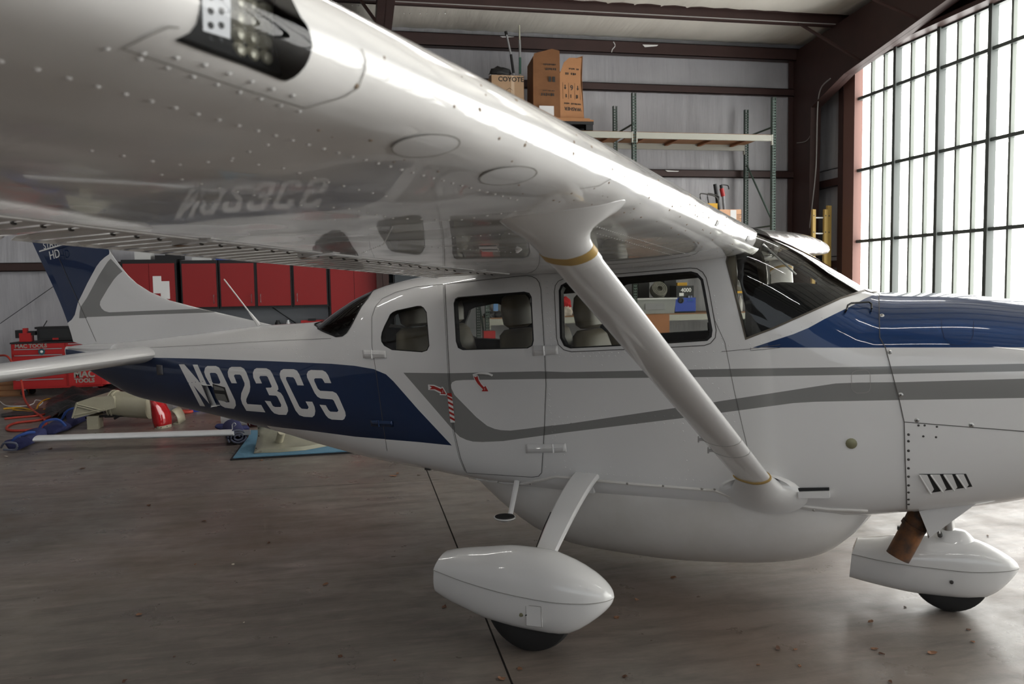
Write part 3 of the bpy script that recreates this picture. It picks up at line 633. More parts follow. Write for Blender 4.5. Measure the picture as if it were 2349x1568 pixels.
# bug specks on the leading edge
random.seed(3); SP = Rivets()
for k in range(110):
    u = random.uniform(.8, 3.65); v = random.uniform(.455, .60); w = np.array([[u, v]]); P = WNG.pts(w); N = WNG.normal(w[:, 0], w[:, 1]); SP.add(P-N*.0004, N, random.uniform(.0015, .0045))
SP.build('bug_specks', mat('bug_speck', srgb(140, 122, 104), .8), RW)
# ================================================================ cargo pod, gear, wheels
def sell(x, yc, zc, w, hu, hd, n=2.6, k=28, shear=0.):
    R = []
    for i in range(k):
        t = 2*math.pi*i/k; c, s = math.cos(t), math.sin(t); q = (abs(c)**n+abs(s)**n)**(-1/n); z = zc+(hu if c > 0 else hd)*q*c
        R.append((x+shear*(z-zc), yc+w*q*s, z))
    return R
pz = pchip([-.92, -.64, -.39, -.11, .28, .76, .96, 1.09, 1.2, 1.28, 1.35, 1.40, 1.44], [.49, .30, .175, .12, .115, .152, .185, .222, .275, .345, .42, .49, .56])
pw = pchip([-.92, -.64, -.39, 0, .5, 1.0, 1.2, 1.35, 1.44], [.22, .36, .45, .50, .515, .50, .46, .37, .22])
bm = bmesh.new(); xs = np.r_[np.linspace(-.92, 1.1, 26), np.linspace(1.14, 1.44, 12)]
loft(bm, [sell(x, 0, .60, float(pw(x)), .03, .60-float(pz(x)), 2.5, 44) for x in xs]); pod = obj('cargo_pod', bm, podm, AIR, sm=60); pod['label'] = 'white belly cargo pod with dust stains'
w = FUS.loop([(1090, 1099), (1160, 1108), (1200, 1110), (1240, 1101), (1275, 1093), (1355, 1101), (1450, 1110), (1640, 1125), (1700, 1148), (1800, 1156), (1900, 1168), (1990, 1171)], close=False)
bm = bmesh.new(); tube(bm, FUS.pts(w, -.002).tolist(), .011, 8, flat=.8); obj('pod_flange', bm, podm, pod)
for px in ((1640, 1120), (1440, 1107), (1522, 1112), (1611, 1119), (1810, 1158), (1867, 1167), (1218, 1107)):
    P = FUS.inv([px]); p = Vector(FUS.pts(P, .007)[0]); n_ = Vector(FUS.normal(P[:, 0], P[:, 1])[0]); bm = bmesh.new(); lathe(bm, [(.002, .004), (.006, .003), (.007, 0)], Matrix.Translation(p) @ n_.to_track_quat('Z', 'Y').to_matrix().to_4x4(), 8); obj('flange_screw', bm, steel, pod)

def fairing(name, yc, top, bot, sm_, wd, xr, label, shear_r=.35):
    T = pchip(*zip(*top)); B = pchip(*zip(*bot)); S = pchip(*zip(*sm_)); Wd = pchip(*zip(*wd)); x0, x1 = xr
    X = np.r_[np.linspace(x0, x1-.1, 18), x1-.09*(1-np.sin(np.linspace(0, math.pi/2, 14)))]; up, lo = [], []
    for x in X:
        s = float(S(x)); t = max(.002, float(T(x))-s); b = max(.002, s-float(B(x))); w = float(Wd(x)); sh = shear_r*max(0, 1-(x-x0)/.18)
        def ring(h, sgn, w, n):
            R = []
            for i in range(21):
                a = math.pi*i/20; c, q = math.cos(a), math.sin(a); k = (abs(c)**n+abs(q)**n)**(-1/n); z = s+sgn*h*k*q
                R.append((x+sh*(z-s)*(1 if sgn > 0 else .25), yc+w*k*c, z))
            return R
        up.append(ring(t, 1, w, 2.1)); lo.append(ring(b, -1, w-.0035, 2.7))
    bm = bmesh.new(); loft(bm, up); o = obj(name, bm, whitef, AIR, sm=50); o['label'] = label
    bm = bmesh.new(); loft(bm, lo); l = obj('lower_shell', bm, whitef, o, sm=50)
    bm = bmesh.new(); tube(bm, [Vector(r[-1])+Vector((0, -.0008, 0)) for r in up], .0017, 5); tube(bm, [Vector(r[0])+Vector((0, .0008, 0)) for r in up], .0017, 5); setp(obj('shell_seam', bm, mat('fine_panel_line', None), l), kind='stuff')
    return o, l
def mainwheel(side):
    y = 1.24*side; lab = 'near main wheel fairing' if side < 0 else 'far main wheel fairing'
    o, l = fairing('wheel_fairing', y, [(-.48, .395), (-.43, .41), (-.26, .438), (-.08, .467), (.06, .470), (.2, .440), (.3, .396), (.35, .362), (.378, .334), (.389, .316), (.394, .299)],
        [(-.48, .19), (-.42, .165), (-.34, .145), (-.2, .112), (.0, .10), (.12, .10), (.19, .112), (.25, .143), (.31, .190), (.35, .226), (.378, .258), (.389, .278), (.394, .297)],
        [(-.48, .325), (-.25, .302), (-.03, .288), (.12, .284), (.27, .288), (.394, .297)], [(-.48, .085), (-.3, .115), (-.05, .132), (.15, .127), (.27, .105), (.34, .075), (.375, .046), (.389, .022), (.394, .004)], (-.48, .394), lab)
    bm = bmesh.new(); M = Matrix.Translation((-.005, y, .2175)) @ Matrix.Rotation(math.pi/2, 4, 'X')
    lathe(bm, [(.08, -.06), (.13, -.068), (.18, -.07), (.21, -.055), (.2175, -.03), (.219, 0), (.2175, .03), (.21, .055), (.18, .07), (.13, .068), (.08, .06)], M, 48); t = obj('tire', bm, tyre, AIR)
    bm = bmesh.new(); lathe(bm, [(.02, -.062), (.08, -.055), (.085, 0), (.08, .055), (.02, .062)], M, 20); obj('wheel_hub', bm, steel, t)
    # spring steel leg
    path = [(.012, .50, .665, .145), (.010, .64, .63, .14), (.0, .78, .56, .132), (-.012, .92, .465, .12), (-.022, 1.03, .375, .104), (-.03, 1.11, .29, .09), (-.032, 1.14, .24, .085)]
    P = smoothpts([(a, b, c) for a, b, c, _ in path], 5); W_ = np.interp(np.linspace(0, 6, len(P)), range(7), [q[3] for q in path]); rings = []
    for i, p in enumerate(P):
        d = (P[min(i+1, len(P)-1)]-P[max(i-1, 0)]).normalized(); nrm = d.cross(Vector((1, 0, 0))).normalized(); R = []
        for k in range(16):
            a = 2*math.pi*k/16; c, s = math.cos(a), math.sin(a); q = (abs(c)**5+abs(s)**5)**(-.2); v = p+Vector((1, 0, 0))*W_[i]/2*q*c+nrm*.016*q*s; R.append((v.x, v.y*side, v.z))
        rings.append(R)
    bm = bmesh.new(); loft(bm, rings); g = obj('landing_gear_leg', bm, white, AIR)
    bm = bmesh.new(); tube(bm, [(Vector((p.x-W_[i]/2-.006, p.y*side, p.z-.003))) for i, p in enumerate(P)][12:], .0045, 6); obj('brake_line', bm, blackr, g)
    i = 20; p = P[i]; bm = bmesh.new(); box(bm, p.x-W_[i]/2-.014, p.x-W_[i]/2+.04, p.y*side-.019, p.y*side+.019, p.z-.014, p.z+.014); obj('line_clamp', bm, white, g, bev=.002)
    return o, l
o, l = mainwheel(-1); mainwheel(1)
# little access door, hinge and axle bolt on the near fairing
bm = bmesh.new(); a = [pat(*p, Y=-1.366) for p in ((1206, 1387), (1241, 1391), (1243, 1438), (1207, 1434))]
bm2 = bmesh.new(); prism(bm2, a, (0, .01, 0)); dr = obj('valve_access_door', bm2, whitef, l, bev=.002)
bm2 = bmesh.new()
for i in range(4):
    j = (i+1) % 4; d = (a[j]-a[i]).normalized()*.0012; n_ = Vector((0, -.0012, 0)); e = d.cross(Vector((0, 1, 0))); prism(bm2, [a[i]-e, a[j]-e, a[j]+e, a[i]+e], (0, -.0008, 0))
obj('door_outline', bm2, mat('fine_panel_line', None), dr); bm.free()
for px, r in (((1195, 1410), .010), ((1207, 1410), .004)):
    p = pat(*px, Y=-1.366); bm = bmesh.new(); lathe(bm, [(.001, .006), (r*.7, .005), (r, -.006)], Matrix.Translation(p) @ Matrix.Rotation(math.pi/2, 4, 'X'), 10); obj('axle_bolt', bm, brass if r > .005 else blackr, l)
o, l = fairing('wheel_fairing', 0, [(1.30, .315), (1.39, .33), (1.516, .352), (1.65, .372), (1.78, .385), (1.87, .372), (1.95, .340), (2.0, .312), (2.03, .291), (2.044, .276), (2.05, .258)],
    [(1.30, .105), (1.36, .095), (1.62, .072), (1.8, .078), (1.9, .092), (1.95, .122), (2.0, .175), (2.035, .225), (2.05, .25)], [(1.30, .248), (1.52, .24), (1.79, .24), (2.05, .256)],
    [(1.30, .07), (1.42, .10), (1.6, .118), (1.8, .112), (1.92, .09), (1.99, .062), (2.03, .036), (2.044, .018), (2.05, .005)], (1.30, 2.05), 'nose wheel fairing')
bm = bmesh.new(); loft(bm, [sell(1.72+.0*z, 0, z, 1, 1, 1) for z in ()]or [[(1.755+a*math.cos(t)+(.02 if math.cos(t) > 0 else 0), b*math.sin(t), z) for t in [k*math.pi/12 for k in range(24)]] for z, a, b in ((.34, .10, .075), (.375, .085, .06), (.40, .062, .045), (.412, .045, .034), (.416, .03, .02))]); obj('fork_cover', bm, whitef, o, sm=60)
p = pat(2183, 1335, Y=-.113); bm = bmesh.new(); lathe(bm, [(.003, .006), (.008, .005), (.010, -.01)], Matrix.Translation(p) @ Matrix.Rotation(math.pi/2, 4, 'X'), 10); obj('axle_bolt', bm, dsteel, l)
p = pat(2156, 1226, Y=-.05); bm = bmesh.new(); lathe(bm, [(.004, .02), (.011, .015), (.012, -.03)], Matrix.Translation(p) @ Matrix.Rotation(math.pi/2, 4, 'X'), 10); obj('fork_bolt', bm, dsteel, o)
bm = bmesh.new(); M = Matrix.Translation((1.752, 0, .178)) @ Matrix.Rotation(math.pi/2, 4, 'X')
lathe(bm, [(.06, -.05), (.10, -.056), (.145, -.058), (.17, -.045), (.178, -.02), (.18, 0), (.178, .02), (.17, .045), (.145, .058), (.10, .056), (.06, .05)], M, 44); obj('tire', bm, tyre, AIR)
bm = bmesh.new(); tube(bm, [(1.75, 0, .36), (1.70, 0, .80)], [.03, .036], 14); g = obj('nose_gear_strut', bm, steel, AIR)
# gear leg root plates
w = FUS.loop([(1292, 1098), (1358, 1098), (1362, 1131), (1345, 1131), (1340, 1108), (1300, 1108)], step=4)
p = [pat(x, y, Y=-.53) for x, y in ((1340, 1107), (1360, 1107), (1362, 1131), (1338, 1130))]; bm = bmesh.new(); prism(bm, p, (0, .03, 0)); obj('gear_root_plate', bm, white, AIR, bev=.003)
p = [pat(x, y, Y=-.54) for x, y in ((1334, 1106), (1349, 1106), (1349, 1122), (1340, 1118))]; bm = bmesh.new(); prism(bm, p, (0, .008, 0)); obj('gear_slot', bm, blackr, AIR)
# boarding step
bm = bmesh.new(); a, b_ = pat(1186, 1102, Y=-.50), pat(1171, 1178, Y=-.60); tube(bm, [a, b_], [.017, .015], 10, flat=.6); st = obj('boarding_step', bm, white, AIR)
bm = bmesh.new(); c_ = pat(1158, 1186, Y=-.62); loft(bm, [[(c_.x+rx*math.cos(t), c_.y+ry*math.sin(t), c_.z+dz) for t in [k*math.pi/12 for k in range(24)]] for dz, rx, ry in ((-.022, .01, .02), (-.012, .05, .045), (-.002, .062, .06), (.004, .062, .06))]); obj('step_plate', bm, white, st)
bm = bmesh.new(); loft(bm, [[(c_.x+.055*math.cos(t), c_.y+.053*math.sin(t), c_.z+dz) for t in [k*math.pi/12 for k in range(24)]] for dz in (.004, .007)]); obj('step_tread', bm, blackr, st)
# ================================================================ cowling details
bm = bmesh.new(); a = Vector((1.645, -.20, .62)); b_ = Vector((1.585, -.225, .47)); c_ = Vector((1.515, -.25, .318))
M0 = smoothpts([a, b_, c_], 5); tube(bm, M0, .056, 20, cap=False); tube(bm, M0[::-1], .052, 20, cap=False); ex = obj('exhaust_pipe', bm, exh, AIR)
bm = bmesh.new(); tube(bm, [b_+Vector((.004, 0, .012)), b_-Vector((.006, 0, .006))], .060, 20); obj('clamp_ring', bm, exh, ex)
p = b_+Vector((-.062, -.01, -.01)); bm = bmesh.new(); box(bm, -.012, .012, -.01, .01, -.008, .008, Matrix.Translation(p)); obj('clamp_bolt', bm, dsteel, ex)
bm = bmesh.new(); H0, H1 = Vector((1.845, -.36, .66)), Vector((1.845, -.06, .60)); L0, L1 = Vector((1.648, -.36, .468)), Vector((1.648, -.06, .43))
prism(bm, [H0, H1, L1, L0], (-.006, 0, -.010)); cfp = obj('cowl_flap', bm, white, AIR)
bm = bmesh.new(); prism(bm, [Vector((1.602, -.362, .585)), H0+Vector((0, -.002, 0)), L0+Vector((0, -.002, 0))], (0, .004, 0)); obj('flap_side_plate', bm, white, cfp)
bm = bmesh.new(); prism(bm, [Vector(v) for v in ((1.62, -.33, .612), (1.82, -.33, .665), (1.80, -.10, .62), (1.62, -.10, .60))], (0, 0, -.03)); obj('outlet_shade_block', bm, blackp, AIR)  # black block standing in for the shade inside the cowl outlet
L3 = lambda p: off_(p, 1980, 1050, 4.48)
lv = patch('louver_recess', FUS, L3([(570, 160), (1055, 157), (1120, 287), (685, 352)]), blackp, AIR, off=.0045, step=4)
for q_ in ([(572, 163), (655, 165), (722, 305), (690, 350)], [(690, 163), (785, 163), (850, 298), (812, 334)], [(825, 161), (910, 161), (962, 285), (928, 316)], [(950, 160), (1030, 160), (1078, 262), (1046, 298)]):
    w = np.array(FUS.inv(L3(q_))); P = FUS.pts(w, .012); N = FUS.normal(w[:, 0], w[:, 1]); bm = bmesh.new(); prism(bm, [P[0], P[1], P[2], P[3]], tuple(-N[0]*.005)); obj('louver_slat', bm, white, lv)
    a, b_ = Vector(P[0]), Vector(P[3]); bm = bmesh.new(); tube(bm, [a, b_], .0035, 6); obj('louver_lip', bm, white, lv)
def knob(px, r, m, par=AIR, off=.003, h=.003, skin=FUS, name='fastener'):
    P = skin.inv([px]); p = Vector(skin.pts(P, off)[0]); n_ = Vector(skin.normal(P[:, 0], P[:, 1])[0]); bm = bmesh.new()
    lathe(bm, [(.0008, h), (r*.6, h*.9), (r, 0)], Matrix.Translation(p) @ n_.to_track_quat('Z', 'Y').to_matrix().to_4x4(), 14); return obj(name, bm, m, par)
for px in ((2023, 724), (2041, 807), (2066, 905), (2103, 963), (2228, 974)):
    k_ = knob(px, .0105, steel); knob(px, .004, dsteel, k_, off=.0055)
for y in (996, 1011, 1033, 1053, 1073, 1092, 1112, 1128, 1144, 1155): knob((2084, y), .0062, dsteel, name='rivet_screw')
for px in ((2107, 975), (2121, 975), (2149, 978), (2118, 1000), (2147, 1002)): knob(px, .005, dsteel, name='rivet_screw')
knob((1953, 1016.5), .025, brass, name='breather_cap', h=.004)
bm = bmesh.new(); strip('', FUS, FUS.loop([(1953, 862), (1956, 854), (1963, 850), (1985, 848), (1992, 851), (1996, 858), (1997, 888), (1994, 896), (1987, 900), (1966, 901), (1958, 897), (1954, 890)], step=4), .0022, seam, AIR, off=.0022, closed=True, bm=bm); obj('access_panel_outline', bm, mat('fine_panel_line', None), AIR)
bm = bmesh.new(); strip('', FUS, FUS.loop([(2159, 733), (2160, 754), (2166, 776), (2180, 790), (2200, 793), (2222, 788), (2232, 770), (2233, 735)], step=4, close=False), .002, seam, AIR, off=.0052, bm=bm); obj('oil_door_outline', bm, mat('navy_panel_line', (.004, .01, .05, 1), .6), AIR)
P = FUS.px([(1939, 715), (1941, 706), (1948, 702), (1990, 701), (1997, 705), (1998, 715)], .022); Q = FUS.px([(1939, 715), (1998, 715)], .0)
bm = bmesh.new(); tube(bm, [Q[0]]+list(P)+[Q[1]], .0045, 8); obj('grab_handle', bm, blackp, AIR)
# fresh-air scoop below the door sill
a = [pat(x, y, Y=-.56) for x, y in ((1830, 1128), (1902, 1126), (1903, 1142), (1831, 1142))]; bm = bmesh.new(); prism(bm, a, (0, .05, 0)); sc_ = obj('cabin_air_scoop', bm, white, AIR, bev=.003)
a = [pat(x, y, Y=-.548) for x, y in ((1828, 1119), (1902, 1118), (1902, 1126), (1829, 1127))]; bm = bmesh.new(); prism(bm, a, (0, .04, 0)); obj('scoop_inlet', bm, blackp, sc_)
# hinges, handle, data plate, rear scoop, arrows
def plate(name, px, m, par, h=.005, off=.0045, skin=FUS, step=5):
    o = patch(name, skin, px, m, par, off=off+h, step=step); md = o.modifiers.new('thickness', 'SOLIDIFY'); md.thickness = h; md.offset = -1; return o
def hinge(px4, pin, m, par):
    o = plate('door_hinge', px4, m, par, h=.004)
    P = FUS.px(pin, .011); bm = bmesh.new(); tube(bm, list(P), .005, 8); obj('hinge_pin', bm, m, o)
    c0 = np.mean(px4, 0); L = np.array([(px4[0]+np.array(px4[3]))/2 if False else ((px4[0][0]+px4[3][0])/2, (px4[0][1]+px4[3][1])/2), tuple(c0), ((px4[1][0]+px4[2][0])/2, (px4[1][1]+px4[2][1])/2)])
    P = FUS.px([L[0]*.85+L[1]*.15, L[1], L[2]*.85+L[1]*.15], .0095); bm = bmesh.new(); tube(bm, list(P), [.002, .0045, .002], 8); obj('hinge_rib', bm, m, o); return o
hinge([(833, 802), (886, 804), (888, 821), (835, 821)], [(854, 802), (856, 822)], white, dR)
hinge([(1222, 792), (1280, 792), (1281, 812), (1224, 815)], [(1248, 793), (1250, 815)], white, dF)
hinge([(1207, 1018), (1299, 1016), (1301, 1036), (1208, 1038)], [(1269, 1017), (1271, 1037)], white, dF)
hinge([(851, 963), (901, 965), (903, 978), (853, 976)], [(870, 963), (872, 977)], blue, dR)
P = FUS.px([(1090, 858), (1104, 855), (1120, 856), (1131, 860)], .012); bm = bmesh.new(); tube(bm, smoothpts(P, 4), [.008]*4+[.014]*5+[.010]*4, 10, flat=.6); obj('door_handle', bm, whitef, dF)
D8 = lambda p: off_(p, 820, 760, 4.698)
def decal(name, p, m, off, conv=D8, par=AIR): return patch(name, FUS, conv(p), m, par, off=off, step=3, du=.03, dv=.03)
decal('arrow_outline', [(765, 570), (830, 573), (908, 605), (915, 592), (930, 600), (972, 672), (960, 687), (890, 683), (895, 665), (830, 632), (768, 628)], whited, .0045)
decal('arrow_decal', [(778, 582), (828, 585), (903, 617), (920, 606), (960, 674), (900, 672), (909, 652), (838, 620), (780, 622), (806, 602)], redd, .0055)
decal('arrow_outline', [(1245, 460), (1285, 452), (1308, 478), (1320, 520), (1350, 560), (1378, 590), (1392, 580), (1400, 590), (1418, 645), (1402, 650), (1335, 650), (1332, 635), (1350, 628), (1290, 560), (1262, 510)], whited, .0045)
decal('arrow_decal', [(1258, 478), (1280, 492), (1298, 476), (1312, 525), (1340, 568), (1368, 598), (1385, 585), (1415, 643), (1342, 643), (1358, 622), (1300, 560), (1272, 515)], redd, .0055)
for (cx, cy, t_) in ((925, 648, '2'), (1376, 620, '1')):
    P = FUS.px(D8([(cx, cy)]), .0065)[0]; lettering('arrow_numeral', t_, .018, P, (1, 0, .03), (0, 0, 1), whited, AIR, extrude=.0003)
bar = [(972, 672), (1022, 672), (1055, 978), (1006, 978)]
decal('striped_decal', bar, whited, .0045)
for i in range(6):
    y0 = 662+i*54; f = lambda y: 970+(y-660)*.113; g = lambda y: 1020+(y-660)*.113
    decal('red_bar', [(f(y0), y0), (g(y0), y0-2+(0 if i else 4)), (g(y0+50), y0+46), (f(y0+20), y0+22)] if i == 0 else [(f(y0-22), y0-22), (g(y0+6), y0+6), (g(y0+32), y0+32), (f(y0+4), y0+4)], redd, .0052)
plate('data_plate', [(359, 836), (373, 837), (375, 860), (361, 859)], mat('data_plate_metal', (.12, .12, .13, 1), .35, .5), AIR, h=.002, off=.001, step=3)
P = [pat(x, y, Y=-.43) for x, y in ((463, 880), (478, 880), (497, 928), (483, 927))]
P0 = FUS.px([(478, 878), (497, 928)], -.01); bm = bmesh.new()
a, d_ = FUS.px([(462, 881), (483, 928)], .001); bo, co = FUS.px([(476, 882), (492, 927)], .035); bs, cs = FUS.px([(489, 884), (505, 928)], .001)
prism(bm, [a, bo, co, d_], (0, .003, 0)); ts = obj('tail_air_scoop', bm, mat('navy_scoop', (.01, .013, .03, 1), .5), AIR)
for tri_, dz_ in (([a, bo, bs], .003), ([d_, co, cs], -.003)): bm = bmesh.new(); prism(bm, tri_, (0, 0, dz_)); obj('scoop_cheek', bm, whited, ts)
decal('scoop_opening', [(505, 185), (640, 225), (690, 385), (540, 345)], blackp, .002, conv=S2); decal('scoop_mesh', [(520, 205), (625, 235), (640, 262), (530, 252)], mat('grey_mesh', (.18, .18, .17, 1), .6), .003, conv=S2); decal('scoop_mesh', [(535, 290), (640, 300), (675, 380), (560, 360)], mat('grey_mesh', None), .003, conv=S2)
# ring around the front side window
out = [(1272, 668), (1274, 655), (1281, 645), (1292, 640), (1306, 637.5), (1420, 628), (1583, 614.5), (1599, 616), (1612, 624), (1620, 637), (1627, 667), (1643, 757), (1641, 774), (1630, 787), (1616, 792), (1533, 796.5), (1311, 806.5), (1294, 802), (1281, 790), (1277, 774)]
w = FUS.loop(out); bm = bmesh.new(); strip('', FUS, w, .004, seam, AIR, off=.002, closed=True, bm=bm); obj('window_ring_seam', bm, seam, AIR)
# windshield fairing strip edge rivets and fuselage rivets
FR = Rivets(); FRb = Rivets(); FRg = Rivets(); SPL = ([blueTail, greyS], [FR, FRb, FRg])
R4a = lambda *p: R4(list(p)); R3a = lambda *p: R3(list(p))
for px, pt in [(R4a((120, 1110), (430, 1107)), .048), (R4a((560, 1105), (890, 1103)), .048), (R4a((90, 1150), (420, 1150)), .048), (R4a((560, 1150), (1000, 1150)), .048),
    (R4a((393, 775), (400, 870), (405, 965), (415, 1065), (425, 1150), (432, 1245), (445, 1380), (452, 1470)), .06), (R4a((915, 1200), (930, 1320), (950, 1475)), .05), (R4a((1115, 330), (1140, 480), (1160, 580), (1170, 650)), .03),
    (R4a((40, 240), (45, 680)), .035), (R4a((60, 690), (120, 700), (1160, 690)), .035), (R4a((120, 722), (560, 715)), .035), (R4a((560, 160), (860, 135), (1040, 140)), .03), (R4a((60, 930), (50, 1060), (80, 1090)), .03), (R4a((90, 1160), (95, 1290)), .03),
    (R4a((150, 1350), (160, 1440), (330, 1470), (1080, 1520)), .035), (R4a((30, 1430), (150, 1500)), .03), (R3a((1835, 240), (1850, 400), (1860, 680)), .035), (R3a((1870, 250), (1885, 640)), .035), (R3a((1845, 960), (1860, 1100), (1870, 1270)), .035), (R3a((1830, 1100), (1880, 1200)), .035),
    (R3a((560, 560), (545, 620), (560, 735)), .03), (R3a((590, 480), (600, 700)), .03), (R3a((220, 560), (225, 740)), .035), (R3a((380, 590), (390, 740)), .035), (R3a((235, 720), (560, 740), (650, 745)), .03), (R3a((620, 400), (700, 340), (840, 270)), .03), (R3a((790, 1290), (810, 1360)), .025),
    (R4a((1210, 650), (1400, 635), (1580, 575), (1780, 485), (1840, 455)), .05), (R3a((1720, 230), (1700, 310)), .05), ([(340, 785), (500, 776), (700, 757)], .04), ([(345, 800), (500, 797), (700, 800)], .05), ([(355, 880), (430, 878), (500, 870)], .045),
    (R4a((950, 770), (1040, 795), (1160, 790)), .035), (R4a((1070, 865), (1110, 900), (1150, 930), (1190, 960), (1230, 995)), .035), (R4a((1195, 1093), (1245, 1095)), .03), (R4a((1205, 1140), (1260, 1140)), .03), ([(2090, 975), (2200, 983), (2340, 994)], .05)]:
    FR.row(FUS, px, pt, .0036, SPL)
FR.build('rivets', white, AIR); FRb.build('rivets', blue, AIR); FRg.build('rivets', grey, AIR)
# ================================================================ cabin
def seat(xr, y, m, lab):
    s = thing('seat', None, None); s.parent = AIR; s.location = (xr, y, 0); s['label'] = lab
    def slab(name, segs, mm, k=20, n=3.2):
        bm = bmesh.new(); loft(bm, [[(x+hx*q*c, hy*q*sn, z) for c, sn, q in [(math.cos(t), math.sin(t), (abs(math.cos(t))**n+abs(math.sin(t))**n)**(-1/n)) for t in [i*2*math.pi/k for i in range(k)]]] for x, z, hx, hy in segs]); return obj(name, bm, mm, s, sm=50)
    slab('backrest', [(.15, .93, .05, .20), (.13, 1.0, .065, .225), (.10, 1.15, .07, .235), (.06, 1.30, .065, .225), (.04, 1.39, .055, .20), (.035, 1.42, .03, .16)], m)
    h = slab('headrest', [(.035, 1.43, .03, .10), (.035, 1.45, .055, .13), (.025, 1.53, .06, .14), (.02, 1.60, .05, .125), (.02, 1.63, .025, .09)], m)
    slab('cushion', [(.38, .80, .22, .22), (.38, .88, .25, .24), (.38, .93, .24, .23), (.38, .95, .2, .2)], m)
    bm = bmesh.new(); box(bm, .2, .24, -.2, .2, .56, .82); box(bm, .5, .54, -.2, .2, .56, .82); obj('seat_frame', bm, dsteel, s)
    return s
xf = pat(1328, 770, Y=-.5).x-.06; xm = pat(1148, 730, Y=-.46).x-.02; xr_ = pat(905, 770, Y=-.44).x-.02
seat(xf, -.27, tan, 'front seat behind the windshield'); seat(xf, .27, tan, 'front seat on the far side'); seat(xm, -.26, tan, 'middle row seat'); seat(xm, .26, tan, 'middle row seat'); seat(xr_, -.22, tan, 'rear row seat'); seat(xr_, .22, tan, 'rear row seat')
boxo('cabin_floor', -1.2, 1.3, -.40, .40, .60, .62, trimd, AIR)
bm = bmesh.new(); R = []
for x, z, w in ((.855, 1.40, .49), (.855, 1.60, .49), (.865, 1.652, .485), (.93, 1.666, .475), (1.05, 1.660, .46), (1.20, 1.638, .42), (1.32, 1.602, .34), (1.36, 1.575, .27)):
    R.append([(x, -w-.01, 1.22), (x, -w, z-.035), (x, -w+.04, z-.008), (x, -w*.5, z), (x, 0, z+.003), (x, w*.5, z), (x, w-.04, z-.008), (x, w, z-.035), (x, w+.01, 1.22)])
loft(bm, R, cap=False, closed=False); gl = obj('glareshield', bm, glare, AIR, sm=50)
boxo('instrument_panel', .82, .85, -.46, .46, 1.15, 1.58, blackp, AIR, bev=.01)
for y in (-.26, .26):
    bm = bmesh.new(); tube(bm, [(.84, y, 1.36), (.66, y, 1.35)], .012, 8); yk = obj('control_column', bm, dsteel, AIR)
    bm = bmesh.new(); tube(bm, smoothpts([(.64, y-.15, 1.47), (.645, y-.155, 1.40), (.65, y-.11, 1.34), (.66, y, 1.335), (.65, y+.11, 1.34), (.645, y+.155, 1.40), (.64, y+.15, 1.47)], 5), .016, 8); obj('control_yoke', bm, blackp, yk)
p = [pat(x, y, Y=-.25) for x, y in ((1783, 583), (1795, 572), (1828, 586), (1833, 600), (1826, 605), (1803, 602))]; bm = bmesh.new(); prism(bm, p, (0, .30, .01)); obj('sun_visor', bm, glare, AIR, bev=.004)
bm = bmesh.new(); tube(bm, [pat(1751, 560, Y=-.42), pat(1826, 629, Y=-.30)], .005, 8); obj('temperature_probe', bm, whitef, AIR)
bm = bmesh.new()
for s_ in (-1, 1): tube(bm, smoothpts([(.80, s_*.50, 1.36), (.775, s_*.505, 1.55), (.76, s_*.50, 1.72), (.74, s_*.44, 1.83), (.72, s_*.25, 1.87)], 4), .032, 8, flat=.7)
obj('door_post_trim', bm, mat('beige_trim', (.30, .255, .19, 1), .4), AIR)
# propeller and spinner ahead of the frame
bm = bmesh.new(); lathe(bm, [(.17, 0), (.16, .08), (.12, .2), (.06, .3), (.005, .34)], Matrix.Translation((2.95, 0, 1.17)) @ Matrix.Rotation(math.pi/2, 4, 'Y'), 28); sp = obj('spinner', bm, whitef, AIR)
for k in range(3):
    bm = bmesh.new(); loft(bm, [[(x*math.cos(tw)-y_*math.sin(tw), x*math.sin(tw)+y_*math.cos(tw), z) for x, y_ in ((.5*c, 0), (.2*c, .012), (-.3*c, .012), (-.5*c, 0), (-.2*c, -.008), (.2*c, -.008))] for z, c, tw in ((.1, .10, 1.0), (.3, .16, .75), (.6, .17, .5), (.9, .13, .35), (1.0, .06, .3))]); o = obj('propeller_blade', bm, blackp, AIR)
    o.matrix_local = Matrix.Translation((3.03, 0, 1.17)) @ Matrix.Rotation(math.radians(20+120*k), 4, 'X') @ Matrix.Rotation(math.pi/2, 4, 'Z')
